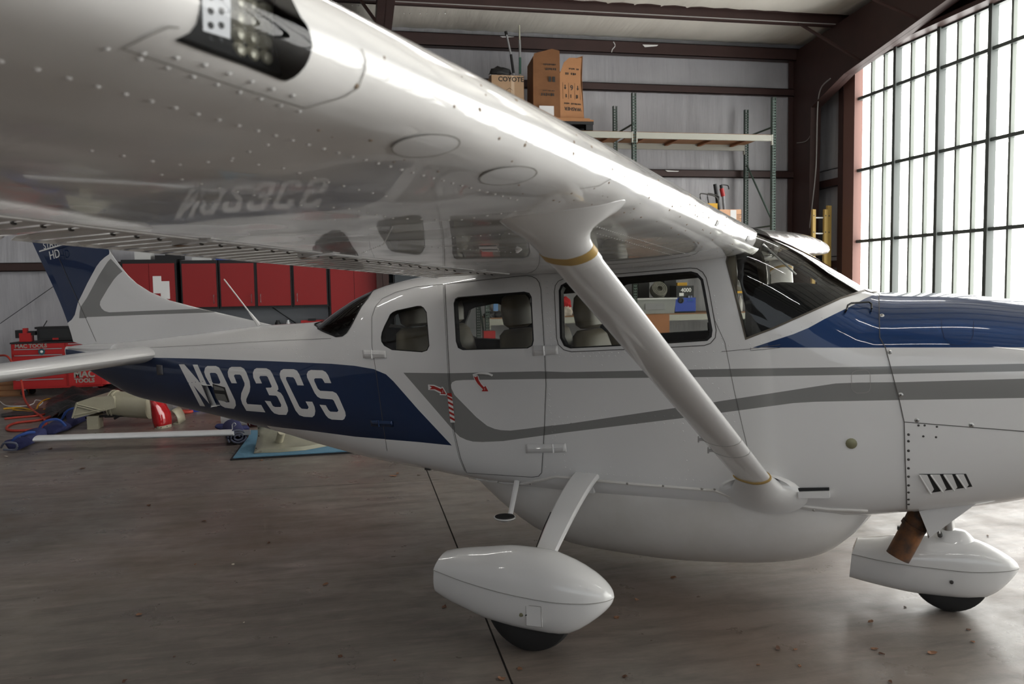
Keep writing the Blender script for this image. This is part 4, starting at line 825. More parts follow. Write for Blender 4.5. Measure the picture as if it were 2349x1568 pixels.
# ================================================================ hangar shell
steelm = mat('red_oxide_painted_steel', srgb(64, 44, 41), .5, noise=(3, .5, srgb(50, 35, 33)), bump=(30, .1, .002))
jambm = mat('door_jamb_primer', srgb(120, 88, 80), .6)
vinyl = mat('white_vinyl_insulation', srgb(178, 178, 182), .38, noise=(1.3, .35, srgb(150, 150, 155)), bump=(3.2, .9, .05, (1.0, 1.0, .12)))
vinylc = mat('ceiling_vinyl_insulation', srgb(228, 225, 216), .45, noise=(1.0, .4, srgb(204, 200, 190)), bump=(2.2, .9, .05, (.9, .12, 1)))
def concrete():
    m = bpy.data.materials.new('worn_sealed_concrete'); m.use_nodes = True; nt = m.node_tree; b = nt.nodes['Principled BSDF']; L = nt.links.new
    tc = nt.nodes.new('ShaderNodeTexCoord')
    def noise(sc, det=8, ro=.6, vec=None, dist=0.):
        n = nt.nodes.new('ShaderNodeTexNoise'); n.inputs['Scale'].default_value = sc; n.inputs['Detail'].default_value = det; n.inputs['Roughness'].default_value = ro; n.inputs['Distortion'].default_value = dist
        L(vec or tc.outputs['Object'], n.inputs['Vector']); return n.outputs['Fac']
    def ramp(f, stops):
        r = nt.nodes.new('ShaderNodeValToRGB'); e = r.color_ramp.elements
        while len(e) < len(stops): e.new(.5)
        for k, (p, c) in enumerate(stops): e[k].position = p; e[k].color = c
        L(f, r.inputs['Fac']); return r.outputs['Color']
    def mix(a, b_, f, mode='MIX'):
        x = nt.nodes.new('ShaderNodeMix'); x.data_type = 'RGBA'; x.blend_type = mode
        for s_, v in ((x.inputs[0], f), (x.inputs[6], a), (x.inputs[7], b_)):
            if isinstance(v, (int, float, tuple)): s_.default_value = v
            else: L(v, s_)
        return x.outputs[2]
    base = ramp(noise(.55, 6, .55), [(.32, srgb(104, 99, 93)), (.5, srgb(120, 113, 106)), (.68, srgb(134, 122, 116))])
    mp = nt.nodes.new('ShaderNodeMapping'); mp.inputs['Rotation'].default_value = (0, 0, .25); mp.inputs['Scale'].default_value = (1.2, 6, 1); L(tc.outputs['Object'], mp.inputs['Vector'])
    c = mix(base, srgb(84, 78, 74), ramp(noise(1.4, 9, .7, mp.outputs[0], .6), [(.42, (0, 0, 0, 1)), (.66, (.75,)*3+(1,))]))
    c = mix(c, srgb(150, 134, 128), ramp(noise(2.3, 10, .75, mp.outputs[0]), [(.54, (0, 0, 0, 1)), (.72, (.55,)*3+(1,))]))
    c = mix(c, srgb(92, 74, 58), ramp(noise(.38, 3, .5), [(.56, (0, 0, 0, 1)), (.70, (.6,)*3+(1,))]))
    c = mix(c, srgb(172, 168, 162), ramp(noise(16, 10, .8), [(.66, (0, 0, 0, 1)), (.74, (.5,)*3+(1,))]))
    c = mix(c, srgb(52, 48, 45), ramp(noise(9, 6, .7), [(.66, (0, 0, 0, 1)), (.76, (.6,)*3+(1,))]))
    L(c, b.inputs['Base Color'])
    rr = ramp(noise(3, 6, .6), [(.35, (.26,)*3+(1,)), (.65, (.48,)*3+(1,))]); L(rr, b.inputs['Roughness'])
    bp = nt.nodes.new('ShaderNodeBump'); bp.inputs['Strength'].default_value = .25; bp.inputs['Distance'].default_value = .004; L(noise(14, 8, .7), bp.inputs['Height']); L(bp.outputs[0], b.inputs['Normal'])
    return m
conc = concrete(); jointm = mat('dark_joint_filler', (.02, .018, .017, 1), .9)
XJ = -.91
fl = thing('floor', None, None); setp(fl, kind='structure')
for x0, x1 in ((-24, XJ-.005), (XJ+.005, 8.6)): boxo('concrete_slab', x0, x1, -22, 11.2, -.15, 0, conc, fl)
boxo('joint_filler', XJ-.006, XJ+.006, -22, 11.2, -.15, -.006, jointm, fl)
a, b_ = at(470, 1128, Z=0), at(1040, 1098, Z=0); d_ = (b_-a).normalized(); n_ = Vector((-d_.y, d_.x, 0))*.0018
bm = bmesh.new(); pts = [a+d_*t+n_*random.uniform(-2, 2) for t in np.arange(0, (b_-a).length, .15)]
for i in range(len(pts)-1): prism(bm, [pts[i]-n_, pts[i+1]-n_, pts[i+1]+n_, pts[i]+n_], (0, 0, .0006))
obj('floor_crack', bm, jointm, fl)
# back wall: vinyl faced insulation between girts
WY = 11.0
wb = thing('wall_back', None, None); setp(wb, kind='structure')
girts = [2.15, 3.90, 5.58]; zz = [0.0]+girts+[6.62]
def wrinkle(name, x0, x1, z0, z1, m, parent, Y=WY, n=None, axis='x', amp=.014):
    random.seed(hash((round(x0, 2), round(z0, 2))) % 9999); n = n or int((x1-x0)/.06); me_v, me_f = [], []; k = 9; ph = [random.uniform(0, 6) for _ in range(6)]
    for i in range(n+1):
        for j in range(k+1):
            x = x0+(x1-x0)*i/n; z = z0+(z1-z0)*j/k; e = abs(2*j/k-1)**2
            d = amp*(math.sin(x*9+ph[0])*.3+math.sin(x*21+ph[1]+z)*.35+math.sin(x*43+ph[2])*.25)*(.35+e)+.05*(1-e)*.6
            me_v.append((x, Y+d, z) if axis == 'x' else (Y+d, x, z))
    for i in range(n):
        for j in range(k): a = i*(k+1)+j; me_f.append((a, a+k+1, a+k+2, a+1))
    me = bpy.data.meshes.new(name); me.from_pydata(me_v, [], me_f); smooth(me, 60); return link(name, me, parent, m)
for i in range(4):
    for x0, x1 in ((-12, -6.5), (-6.5, -.9), (-.9, 3.5), (3.5, 8.0)):
        wrinkle('insulation_panel', x0, x1, zz[i]+.02, zz[i+1], vinyl, wb)
boxo('metal_cladding', -24, 8.2, 11.08, 11.12, 0, 9.2, vinyl, wb); boxo('insulation_panel', -24, -12, 11.0, 11.05, 0, 6.6, vinyl, wb)
def channel(bm, x0, x1, y, z, h=.20, d=.20, t=.012):     # C girt, web towards the room
    box(bm, x0, x1, y-d, y-d+t, z-h/2, z+h/2); box(bm, x0, x1, y-d, y, z-h/2, z-h/2+t); box(bm, x0, x1, y-d, y, z+h/2-t, z+h/2)
for z in girts:
    bm = bmesh.new(); channel(bm, -14, 7.9, WY+.02, z+.0, .15, .12); obj('girt', bm, steelm, wb)
bm = bmesh.new(); channel(bm, -14, 7.9, WY, 6.33, .24, .18); obj('eave_strut', bm, steelm, wb)
boxo('sill_angle', -14, 7.9, 10.92, 11.05, 0, .1, jambm, wb)
# right wall strip beside the door
wr = thing('wall_right', None, None); setp(wr, kind='structure')
for i in range(4): wrinkle('insulation_panel', 9.62, 11.0, zz[i]+.02, zz[i+1], vinyl, wr, Y=8.0, axis='y', n=24)
boxo('metal_cladding', 8.08, 8.12, -22, 9.1, 5.75, 8.6, steelm, wr); boxo('metal_cladding', 8.08, 8.12, 9.1, 11.1, 0, 8.6, vinyl, wr)
boxo('metal_cladding', 8.08, 8.12, -16, -11.6, 0, 5.75, vinyl, wr)
for z in (2.0, 3.62): boxo('girt', 7.85, 8.05, 9.62, 11.0, z-.07, z+.07, steelm, wr)
boxo('header_beam', 7.70, 8.07, -22, 9.7, 5.73, 5.80, steelm, wr); boxo('header_web', 7.98, 8.07, -22, 9.7, 5.8, 6.9, steelm, wr)
boxo('door_jamb_post', 7.86, 8.07, 9.26, 9.62, 0, 5.8, jambm, wr); boxo('jamb_flange', 7.84, 7.90, 9.60, 9.74, 0, 5.8, steelm, wr)
# hangar door: translucent panels in a green grey steel grid
dr1 = thing('door_1', None, None); setp(dr1, kind='structure')
mull = mat('green_grey_steel', srgb(112, 118, 112), .5); mulld = mat('dark_green_grey_steel', srgb(82, 88, 86), .5)
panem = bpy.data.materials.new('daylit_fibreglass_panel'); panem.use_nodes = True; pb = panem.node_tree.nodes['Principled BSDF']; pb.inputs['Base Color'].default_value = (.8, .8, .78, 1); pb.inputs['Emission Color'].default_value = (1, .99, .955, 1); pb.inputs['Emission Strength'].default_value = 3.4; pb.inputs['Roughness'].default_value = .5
rows = [.06, 1.08, 2.41, 3.745, 5.085, 5.73]; ys = [9.26-.357*k for k in range(59)]
pme = {}
for j in range(5):
    for i in range(58):
        if j not in pme:
            bm = bmesh.new(); box(bm, -.006, .006, -.165, .165, rows[j]+.02, rows[j+1]-.02); me = bpy.data.meshes.new('door_pane'); bm.to_mesh(me); bm.free(); me.materials.append(panem); pme[j] = me
        o = link('door_pane', pme[j], dr1); o.location = (8.03, (ys[i]+ys[i+1])/2, 0)
for i, y in enumerate(ys):
    if i % 3 == 0 and i: o = boxo('door_stile', 7.90, 8.05, y-.035, y+.035, 0, 5.73, mulld, dr1); boxo('stile_flange', 7.885, 7.90, y-.05, y+.02, 0, 5.73, mulld, o)
    elif i: boxo('door_mullion', 7.955, 8.05, y-.02, y+.02, 0, 5.73, mull, dr1)
for z in rows: boxo('door_rail', 7.93, 8.05, ys[-1], 9.26, z-.028, z+.028, mulld, dr1)
# ceiling
ce = thing('ceiling', None, None); setp(ce, kind='structure')
cz = lambda y: 6.45+.073*(11-y)
for k in range(18):
    y0, y1 = 11-1.5*k, 11-1.5*(k+1); n = 120; vs, fs = [], []
    for i in range(n+1):
        for j in range(7):
            x = -22+30.1*i/n; y = y0+(y1-y0)*j/6; e = 1-(2*j/6-1)**2; vs.append((x, y, cz(y)+.12-.05*e+.012*math.sin(x*5+k)*e+.01*math.sin(x*13+2*k)))
    for i in range(n):
        for j in range(6): a = i*7+j; fs.append((a, a+1, a+8, a+7))
    me = bpy.data.meshes.new('ceiling_panel'); me.from_pydata(vs, [], fs); smooth(me, 60); link('ceiling_panel', me, ce, vinylc)
    if k:
        bm = bmesh.new(); zc = cz(y0)
        box(bm, -22, 8.0, y0-.006, y0+.006, zc-.08, zc+.125); box(bm, -22, 8.0, y0, y0+.075, zc-.08, zc-.068); box(bm, -22, 8.0, y0-.075, y0, zc+.11, zc+.125); obj('purlin', bm, steelm, ce)
boxo('roof_sheet', -24, 8.6, -16, 11.2, 9.2, 9.25, steelm, ce)
wlf = thing('wall_left', None, None); setp(wlf, kind='structure')
for y_ in range(5): boxo('insulation_panel', -15.1, -15.0, -16+5.4*y_+.03, -16+5.4*(y_+1), 0, 9.2, vinyl, wlf); boxo('girt', -15.0, -14.85, -16+5.4*y_, -16+5.4*(y_+1), 2.1, 2.25, steelm, wlf)
boxo('added_rear_wall', -15, 8.1, -16.05, -16.0, 0, 2.6, vinyl, ce)  # unseen wall added to cut the low daylight reaching under the airplane
boxo('door_head_cladding', -15, 8.1, -16.05, -16.0, 6.3, 9.2, vinyl, ce)
# portal frames
def portal(X, hw=.11):
    f = thing('steel_portal_frame', None, None); setp(f, kind='structure'); f.name = 'trim_1' if X < 0 else 'trim_2'
    inner = [(10.2, 0), (10.1, 5.1), (9.03, 5.47), (6.4, 5.91), (2.0, 6.3), (-8, 7.0), (-20, 7.8)] if X > 5 else [(10.3, 0), (10.0, 4.6), (8.9, 5.08), (8.02, 5.22), (5.97, 5.32), (2.0, 5.6), (-8, 6.4), (-20, 7.3)]
    outer = [(10.95, 0), (10.95, 6.40)]+[(y, cz(y)-.07) for y in (8.4, 6, 2, -8, -20)]
    bm = bmesh.new(); prism(bm, [(X-.006, y, z) for y, z in inner+outer[::-1]], (.012, 0, 0)); obj('frame_web', bm, steelm, f)
    bm = bmesh.new(); P = [Vector((X, y, z)) for y, z in inner]
    for i in range(len(P)-1):
        d = (P[i+1]-P[i]).normalized(); n = d.cross(Vector((1, 0, 0)))*.014; prism(bm, [P[i]+Vector((-hw, 0, 0)), P[i+1]+Vector((-hw, 0, 0)), P[i+1]+Vector((-hw, 0, 0))+n, P[i]+Vector((-hw, 0, 0))+n], (2*hw, 0, 0))
    obj('inner_flange', bm, steelm, f)
    boxo('outer_flange', X-hw, X+hw, 10.93, 10.95, 0, 6.4, steelm, f)
    for y in (9.5, 8.0, 6.5): bm = bmesh.new(); tube(bm, [(X-.02, y-.9, float(np.interp(y-.9, [q[0] for q in inner[::-1]], [q[1] for q in inner[::-1]]))+.03), (X-.75, y, cz(y)-.05)], .028, 4); obj('flange_brace', bm, steelm, f)
portal(-1.0); portal(7.58)
for X in (-9.5,): portal(X)
# white conduit on the corner column and loose insulation tags
bm = bmesh.new(); tube(bm, smoothpts([at(1905, 180, X=7.5), at(1882, 205, X=7.5), at(1875, 260, X=7.5), at(1872, 380, X=7.5), at(1862, 480, X=7.5), at(1855, 540, X=7.5)], 5), .012, 6); setp(obj('conduit', bm, mat('grey_conduit', srgb(150, 148, 146), .4)), 'thin grey conduit running down the dark corner column', 'conduit')
bm = bmesh.new(); tube(bm, smoothpts([at(1828, 328, X=7.56), at(1848, 324, X=7.55), at(1858, 312, X=7.54), at(1860, 300, X=7.55)], 5), .008, 5); setp(obj('loose_wire', bm, mat('grey_conduit', None)), 'short curled white wire sticking out from the corner column', 'wire')
for px in (((1407, 96), (1411, 105), (1405, 113), (1403, 120)),):
    bm = bmesh.new(); tube(bm, smoothpts([at(*p, Y=10.81) for p in px], 4), .01, 5); setp(obj('loose_wire', bm, whited), 'short white string hanging from the eave beam above the shelves', 'wire')
bm = bmesh.new(); tube(bm, [Vector((-12, 9.35, cz(9.35)-.10)), Vector((7.5, 9.35, cz(9.35)-.10))], .010, 5); setp(obj('conduit', bm, mat('grey_conduit', None)), 'straight grey cable run clipped under the first ceiling purlin', 'conduit')
# LED strip lamps hung from the roof, behind and above the photographer's view
lampm = bpy.data.materials.new('lit_led_tube'); lampm.use_nodes = True; lb = lampm.node_tree.nodes['Principled BSDF']; lb.inputs['Emission Color'].default_value = (1, .98, .95, 1); lb.inputs['Emission Strength'].default_value = 17
lamp0 = None
for i, (x, y) in enumerate([(x, y) for y in (3.3, -4.2, -10.2) for x in (-10.9, -7.1, -3.3, .5, 4.3)]):
    if lamp0 is None:
        lamp0 = thing('strip_lamp', 'long white strip lamp hung from the roof purlins', 'lamp', (x, y, cz(y)-.55), 0, 'strip lamps under the roof')
        bm = bmesh.new(); box(bm, -1.25, 1.25, -.07, .07, 0, .05); tube(bm, [(-.8, 0, .05), (-.8, 0, .42)], .006, 4); tube(bm, [(.8, 0, .05), (.8, 0, .42)], .006, 4); obj('housing', bm, mat('white_enamel', (.7, .7, .7, 1), .4), lamp0)
        bm = bmesh.new(); tube(bm, [(-1.2, 0, -.02), (1.2, 0, -.02)], .045, 8); obj('lit_tube', bm, lampm, lamp0)
    else: cp(lamp0, (x, y, cz(y)-.55))

# torn white facing scraps on the eave beam and girts, bolt heads on the purlin
for i, (pa, pb, Y_, h_, lab) in enumerate((((1474, 102), (1510, 103), 10.80, .05, 'white torn facing scrap on the eave beam above the rack'), ((1526, 390), (1558, 392), 10.87, .03, 'white torn facing scrap on the girt behind the rack'), ((1147, 83), (1180, 84), 10.80, .02, 'white paper strip on the eave beam behind the poles'))):
    a, b_ = at(*pa, Y=Y_), at(*pb, Y=Y_); bm = bmesh.new(); prism(bm, [a, b_, b_+Vector((-.03, 0, -h_*.5)), a+Vector((.05, 0, -h_))], (0, .004, 0)); setp(obj('torn_facing', bm, whited), lab, 'scrap')
BR = Rivets()
for x_ in (724, 740, 770, 785, 808, 823, 926, 941, 963, 978, 1007, 1021): 
    for y_ in ((13, 28) if x_ < 900 else (31,)): P = at(x_, y_, Y=9.488); BR.add([P], [(0, -1, 0)], .011)
BR.build('purlin_bolts', steel, ce)
# ================================================================ pallet racking along the back wall
rackm = mat('green_rack_enamel', srgb(70, 88, 80), .5); beamm = mat('cream_rack_beam', srgb(172, 172, 162), .5); wood = mat('plywood_board', srgb(150, 108, 72), .6, noise=(4, .6, srgb(118, 82, 54)))
woodl = mat('pine_batten', srgb(150, 100, 66), .6); cardb = mat('brown_cardboard', srgb(134, 92, 58), .75, noise=(3, .5, srgb(108, 70, 42)), bump=(8, .3, .006)); cardt = mat('tan_cardboard', srgb(172, 142, 112), .75, noise=(3, .35, srgb(146, 118, 90)), bump=(8, .3, .006))
ink = mat('black_print', (.02, .018, .016, 1), .6); redp = mat('red_enamel', srgb(172, 34, 34), .4, coat=.2); redc = mat('red_cabinet_enamel', srgb(146, 32, 33), .45); blk2 = mat('black_powder_coat', (.012, .012, .013, 1), .5)
yel = mat('yellow_plastic', srgb(206, 158, 30), .45); bluep = mat('blue_plastic', srgb(34, 70, 170), .45); navy = mat('navy_cloth', srgb(40, 44, 84), .9, bump=(25, .6, .01)); navyt = mat('blue_binding', srgb(38, 66, 128), .85)
beige = mat('beige_primer_metal', srgb(166, 162, 142), .38, noise=(5, .3, srgb(140, 134, 112)), bump=(4, .3, .02)); alu = mat('brushed_aluminium', srgb(178, 180, 182), .35, .7)
RX = (-1.97, .83, 3.63, 6.43); RY = (9.65, 10.80); RH = 5.17
rack = thing('pallet_rack', 'tall green pallet rack with cream beams and plywood shelves along the back wall', 'shelving', ((RX[1]+RX[3])/2, RY[0], 0)); rl = lambda x: x-rack.location.x
def upright(x, y, holes=True):
    X, Y = rl(x), y-RY[0]; w = .078; bm = bmesh.new(); box(bm, X-w/2, X-w/2+.003, Y, Y+.07, 0, RH); box(bm, X+w/2-.003, X+w/2, Y, Y+.07, 0, RH)
    for a, b in ((-.039, -.028), (-.006, .006), (.028, .039)): box(bm, X+a, X+b, Y, Y+.004, 0, RH)
    for k in range(int(RH/.0508)):
        z = k*.0508
        for a, b in ((-.028, -.006), (.006, .028)): box(bm, X+a, X+b, Y, Y+.004, z, z+.024)
    o = obj('upright', bm, rackm, rack, sm=0); boxo('foot_plate', X-.06, X+.06, Y-.02, Y+.1, 0, .01, rackm, o); return o
for x in RX[1:]:
    for y in (RY[0], RY[1]-.07): upright(x-(.0 if y < 10 else .0), y)
    bm = bmesh.new()
    for z0, z1, f in ((.3, .3, 0), (1.5, .35, 1), (1.6, 2.7, 0), (2.75, 2.75, 0), (4.05, 2.85, 0), (4.62, 4.62, 0)):
        ya, yb = (.07, RY[1]-RY[0]-.07) if not f else (.07, RY[1]-RY[0]-.07)
        b2 = bmesh.new(); tube(b2, [(rl(x), ya, z1), (rl(x), yb, z0)], .018, 6); obj('brace', b2, rackm, rack)
    bm.free()
for (x0, x1) in ((RX[1], RX[2]), (RX[2], RX[3])):
    for z in (1.03, 2.35, 4.40):
        for y, s in ((RY[0]-.01, 'beam'), (RY[1]-.06, 'beam')):
            Y = y-RY[0]; b = boxo('beam', rl(x0)+.045, rl(x1)-.045, Y, Y+.05, z-.055, z+.055, beamm, rack, bev=.004); boxo('beam_bracket', rl(x0)+.03, rl(x0)+.055, Y-.004, Y+.055, z-.13, z+.065, beamm, b); boxo('beam_bracket', rl(x1)-.055, rl(x1)-.03, Y-.004, Y+.055, z-.13, z+.065, beamm, b)
        boxo('shelf_deck', rl(x0)+.05, rl(x1)-.05, .045, 1.08, z+.056, z+.074, wood, rack)
        for i in range(4): xx = x0+.35+.7*i; boxo('shelf_batten', rl(xx)-.03, rl(xx)+.03, .04, 1.08, z+.01, z+.055, woodl, rack)
# ---- cartons and gear on the top shelf (deck z = 4.474)
T1 = 4.476
def scribble(name, x, z, w, h, par, y0, k, m=None, slope=0.):
    random.seed(int(x*991)+k); n = max(2, int(w/(h*.8)))
    bm = bmesh.new()
    for i in range(n):
        if random.random() < .15: continue
        xx = x-w/2+w*i/n; box(bm, xx, xx+w/n*random.uniform(.4, .75), y0+slope*(xx-.02)-.002, y0+slope*(xx-.02), z-h/2*random.uniform(.5, 1), z+h/2)
    return obj(name, bm, m or ink, par, sm=0)
def carton(name, label, x0, x1, y0, y1, z0, z1, m, cat='box', rz=0., taper=0., group=None):
    c = thing(name, label, cat, ((x0+x1)/2, (y0+y1)/2, z0), rz, group); hx, hy, h = (x1-x0)/2, (y1-y0)/2, z1-z0
    bm = bmesh.new(); t = .006
    for (a, b, cc, d) in ((-hx, hx, -hy, -hy+t), (-hx, hx, hy-t, hy), (-hx, -hx+t, -hy, hy), (hx-t, hx, -hy, hy)): box(bm, a, b, cc, d, 0, h)
    box(bm, -hx, hx, -hy, hy, 0, t)
    if taper:
        for v in bm.verts:
            k = 1-taper*v.co.z/h; v.co.x *= k; v.co.y *= k
    obj('carton_walls', bm, m, c, sm=0); return c
pl = thing('wooden_pallet', 'low brown wooden block under the tan carton on the top shelf', 'board', (1.30, 10.05, T1)); boxo('plank', -.32, .34, -.3, .3, 0, .30, cardb, pl, bev=.01)
c1 = carton('cardboard_box', 'tan lettered cardboard box with poles standing in it on the top shelf', 1.0, 1.60, 9.80, 10.30, T1+.30, 5.44, cardt)
lettering('box_lettering', 'COYOTE', .115, (.06, -.254, .87-.3+.02), (1, 0, 0), (0, 0, 1), ink, c1, extrude=.001, bold=.002); scribble('faint_print', .14, .20, .10, .03, c1, -.2515, 2)
scribble('faint_print', .05, .06, .26, .03, c1, -.2515, 1)
boxo('packing_tape', .06, .12, -.2535, -.251, 0, .66, mat('clear_tape', srgb(196, 172, 146), .15), c1); o = boxo('box_pictogram', -.02, .10, -.2533, -.251, .25, .42, ink, c1); o.scale = (1, 1, 1)
o.data.clear_geometry(); bm = bmesh.new(); tube(bm, [(-.03, -.2525, .28), (-.03, -.2525, .40), (.03, -.2525, .44), (.09, -.2525, .40), (.09, -.2525, .28), (.03, -.2525, .24), (-.03, -.2525, .28)], .003, 4); bm.to_mesh(o.data); bm.free(); o.data.materials.clear(); o.data.materials.append(ink)
def rod(name, label, cat, segs, m):
    t = thing(name, label, cat, segs[0][0]); base = Vector(segs[0][0])
    for nm, (a, b, r, mm) in [('section', s) for s in segs]: bm = bmesh.new(); tube(bm, [Vector(a)-base, Vector(b)-base], r, 10); obj('pole_section', bm, mm or m, t)
    return t
a0, a1, a2, a3 = at(1178, 168, Y=9.95), at(1172, 125, Y=9.95), at(1162, 80, Y=9.95), at(1160, 72, Y=9.95)
rod('extension_pole', 'grey and black extension pole leaning out of the tan box', 'pole', [(a0-Vector((-.03, 0, .5)), a0, .018, alu), (a0, a1, .024, blk2), (a1, a2, .018, alu), (a2, a3, .028, blk2)], alu)
boxo_ = at(1164, 83, Y=9.95); 
b0, b1, b2_, b3 = at(1193, 170, Y=10.0), at(1193, 132, Y=10.0), at(1192, 92, Y=10.0), at(1191, 58, Y=10.0)
rod('measuring_staff', 'pale upright measuring staff with a green band in the tan box', 'pole', [(b0-Vector((0, 0, .5)), b0, .016, mat('pale_wood', srgb(190, 190, 170), .6)), (b0, b1, .022, mat('staff_green', srgb(70, 110, 95), .6)), (b1, b2_, .022, alu), (b2_, b3, .014, mat('pale_wood', None))], alu)
# open torn carton upside down on a black pallet
pp = thing('plastic_pallet', 'black plastic pallet under the torn brown carton on the top shelf', 'pallet', (2.27, 10.1, T1)); boxo('pallet_deck', -.62, .58, -.45, .45, .10, .15, blk2, pp, bev=.01)
for x in (-.55, -.02, .50):
    for y in (-.38, 0, .38): boxo('pallet_foot', x-.06, x+.07, y-.06, y+.06, 0, .10, blk2, pp, bev=.01)
c2 = thing('cardboard_box', 'big torn brown washer carton with raised flaps on the top shelf', 'box', (2.22, 10.1, T1+.15)); h = 1.0
bm = bmesh.new(); prism(bm, [(-.47, -.35, 0), (.02, -.40, 0), (.02, -.40, 1.25), (-.12, -.40, 1.28), (-.44, -.36, 1.20), (-.46, -.36, 1.1)], (0, .01, 0)); obj('carton_side', bm, cardb, c2)
bm = bmesh.new(); prism(bm, [(.02, -.40, 0), (.50, -.30, 0), (.43, -.32, .75), (.44, -.30, .95), (.47, -.30, 1.17), (.38, -.33, 1.16), (.20, -.38, 1.14), (.10, -.39, 1.05), (.02, -.40, .85)], (0, .01, 0)); obj('carton_side', bm, mat('light_brown_cardboard', srgb(168, 120, 80), .75, noise=(3, .4, srgb(142, 98, 62))), c2)
bm = bmesh.new(); prism(bm, [(-.47, -.35, 0), (-.44, .3, 0), (-.42, .3, 1.15), (-.46, -.36, 1.15)], (.01, 0, 0)); prism(bm, [(.50, -.30, 0), (.46, .3, 0), (.42, .3, 1.05), (.45, -.30, 1.1)], (-.01, 0, 0)); prism(bm, [(-.44, .3, 0), (.46, .3, 0), (.42, .3, 1.05), (-.42, .3, 1.15)], (0, .01, 0)); obj('carton_side', bm, cardb, c2)
bm = bmesh.new(); prism(bm, [(.47, -.31, 1.2), (.45, -.31, .75), (.35, -.16, .72), (.38, -.20, 1.0)], (.008, 0, 0)); prism(bm, [(.10, -.39, 1.05), (.47, -.31, 1.19), (.47, -.18, 1.12), (.15, -.25, 1.0)], (0, 0, .01)); obj('folded_flap', bm, cardb, c2)
bm = bmesh.new(); box(bm, -.35, .56, -.46, .36, 0, .055); box(bm, .56, .64, -.42, .2, .01, .04); obj('bottom_flange', bm, mat('light_brown_cardboard', None), c2, bev=.006)
ul = lambda s, sz, x, z: lettering('box_lettering', s, sz, (x, -.40+(x-.02)*.2-.004 if x > .02 else -.40-.004, z), (-1, -.2 if x > .02 else 0, 0), (0, 0, -1), ink, c2, extrude=.0005, bold=.0015)
ul('WASHER', .085, .27, .24); ul('6', .13, .25, .62)
for a_ in ((.27, .33, .34, .028), (.24, .86, .22, .04), (.30, .95, .2, .03)): scribble('faint_print', *a_, c2, -.402, 5, None, .2)
for a_ in ((-.2, .47, .26, .05), (-.19, .54, .22, .02), (-.14, .92, .2, .04), (-.16, 1.0, .24, .03), (-.12, .74, .14, .1)): scribble('faint_print', *a_, c2, -.402, 6)
for x_ in (.13, .25, .36): scribble('pictogram', x_, .46, .05, .07, c2, -.402, 9, None, .2)
for x_ in (.075, .19, .31, .42): bm = bmesh.new(); y = -.403+(x_-.02)*.2; box(bm, x_-.002, x_+.002, y, y+.002, .41, .70); obj('panel_line', bm, ink, c2, sm=0)
for x, z in ((.12, .62), (.37, .62)): bm = bmesh.new(); y = -.40+(x-.02)*.2-.005; prism(bm, [(x-.008, y, z+.04), (x+.008, y, z+.04), (x+.008, y, z-.01), (x+.025, y, z-.01), (x, y, z-.045), (x-.025, y, z-.01), (x-.008, y, z-.01)], (0, .002, 0)); obj('arrow_print', bm, ink, c2)
boxo('shipping_label', -.37, -.10, -.408, -.40, .10, .27, mat('white_paper', (.7, .7, .7, 1), .4), c2)

# ---- middle shelf: carton with work light, yellow caddy (deck z = 2.424)
T2 = 2.426
p0, p1 = at(1650, 480, Y=9.8), at(1701, 474, Y=9.8)
c3 = carton('cardboard_box', 'small pale cardboard box holding a work light beside the rack post', p0.x, p1.x, 9.8, 10.2, T2, p0.z, mat('pale_cardboard', srgb(214, 168, 134), .7)); 
boxo('paper_label', .0, .12, -.203, -.199, .35, p0.z-T2-.01, mat('white_paper', None), c3)
for k in range(9): boxo('printed_line', .13, .23-.02*(k % 3), -.2025, -.199, p0.z-T2-.1-.028*k, p0.z-T2-.092-.028*k, ink, c3)
q0, q1 = at(1655, 475, Y=9.9), at(1640, 422, Y=9.9)
rod('black_tube', 'thick black tube sticking up out of the pale box', 'tube', [(q0-Vector((0, 0, .4)), q1, .035, blk2)], blk2)
q0, q1, q2, q3 = at(1664, 472, Y=9.95), at(1659, 450, Y=9.95), at(1655, 432, Y=9.95), at(1654, 424, Y=9.95)
wl = rod('work_light', 'red and black hand work light with a hook in the pale box', 'lamp', [(q0-Vector((0, 0, .3)), q1, .028, mat('smoked_plastic', (.25, .25, .26, 1), .2)), (q1, q2, .042, redp), (q2, q3, .03, blk2)], redp)
bm = bmesh.new(); b0 = Vector(wl.location); tube(bm, smoothpts([q3-b0, at(1662, 424, Y=9.95)-b0, at(1670, 426, Y=9.95)-b0, at(1672, 434, Y=9.95)-b0], 4), .010, 6); obj('hook', bm, blk2, wl)
q0, q1 = at(1612, 474, Y=9.85), at(1646, 466, Y=9.85)
yc = thing('tool_caddy', 'yellow tool caddy with grey looped handles on the middle shelf', 'caddy', (q0.x, 9.85, T2)); boxo('caddy_body', 0, q1.x-q0.x, 0, .3, 0, q1.z-T2-.0, yel, yc, bev=.02)
for s_ in (0, .14):
    bm = bmesh.new(); A = [at(1609+s_*120, 466, Y=9.85), at(1606+s_*120, 447, Y=9.85), at(1612+s_*120, 444, Y=9.85), at(1640+s_*60, 450, Y=9.85), at(1648, 462, Y=9.85)]; tube(bm, smoothpts([a-Vector(yc.location) for a in A], 4), .012, 6); obj('handle_loop', bm, dsteel, yc)
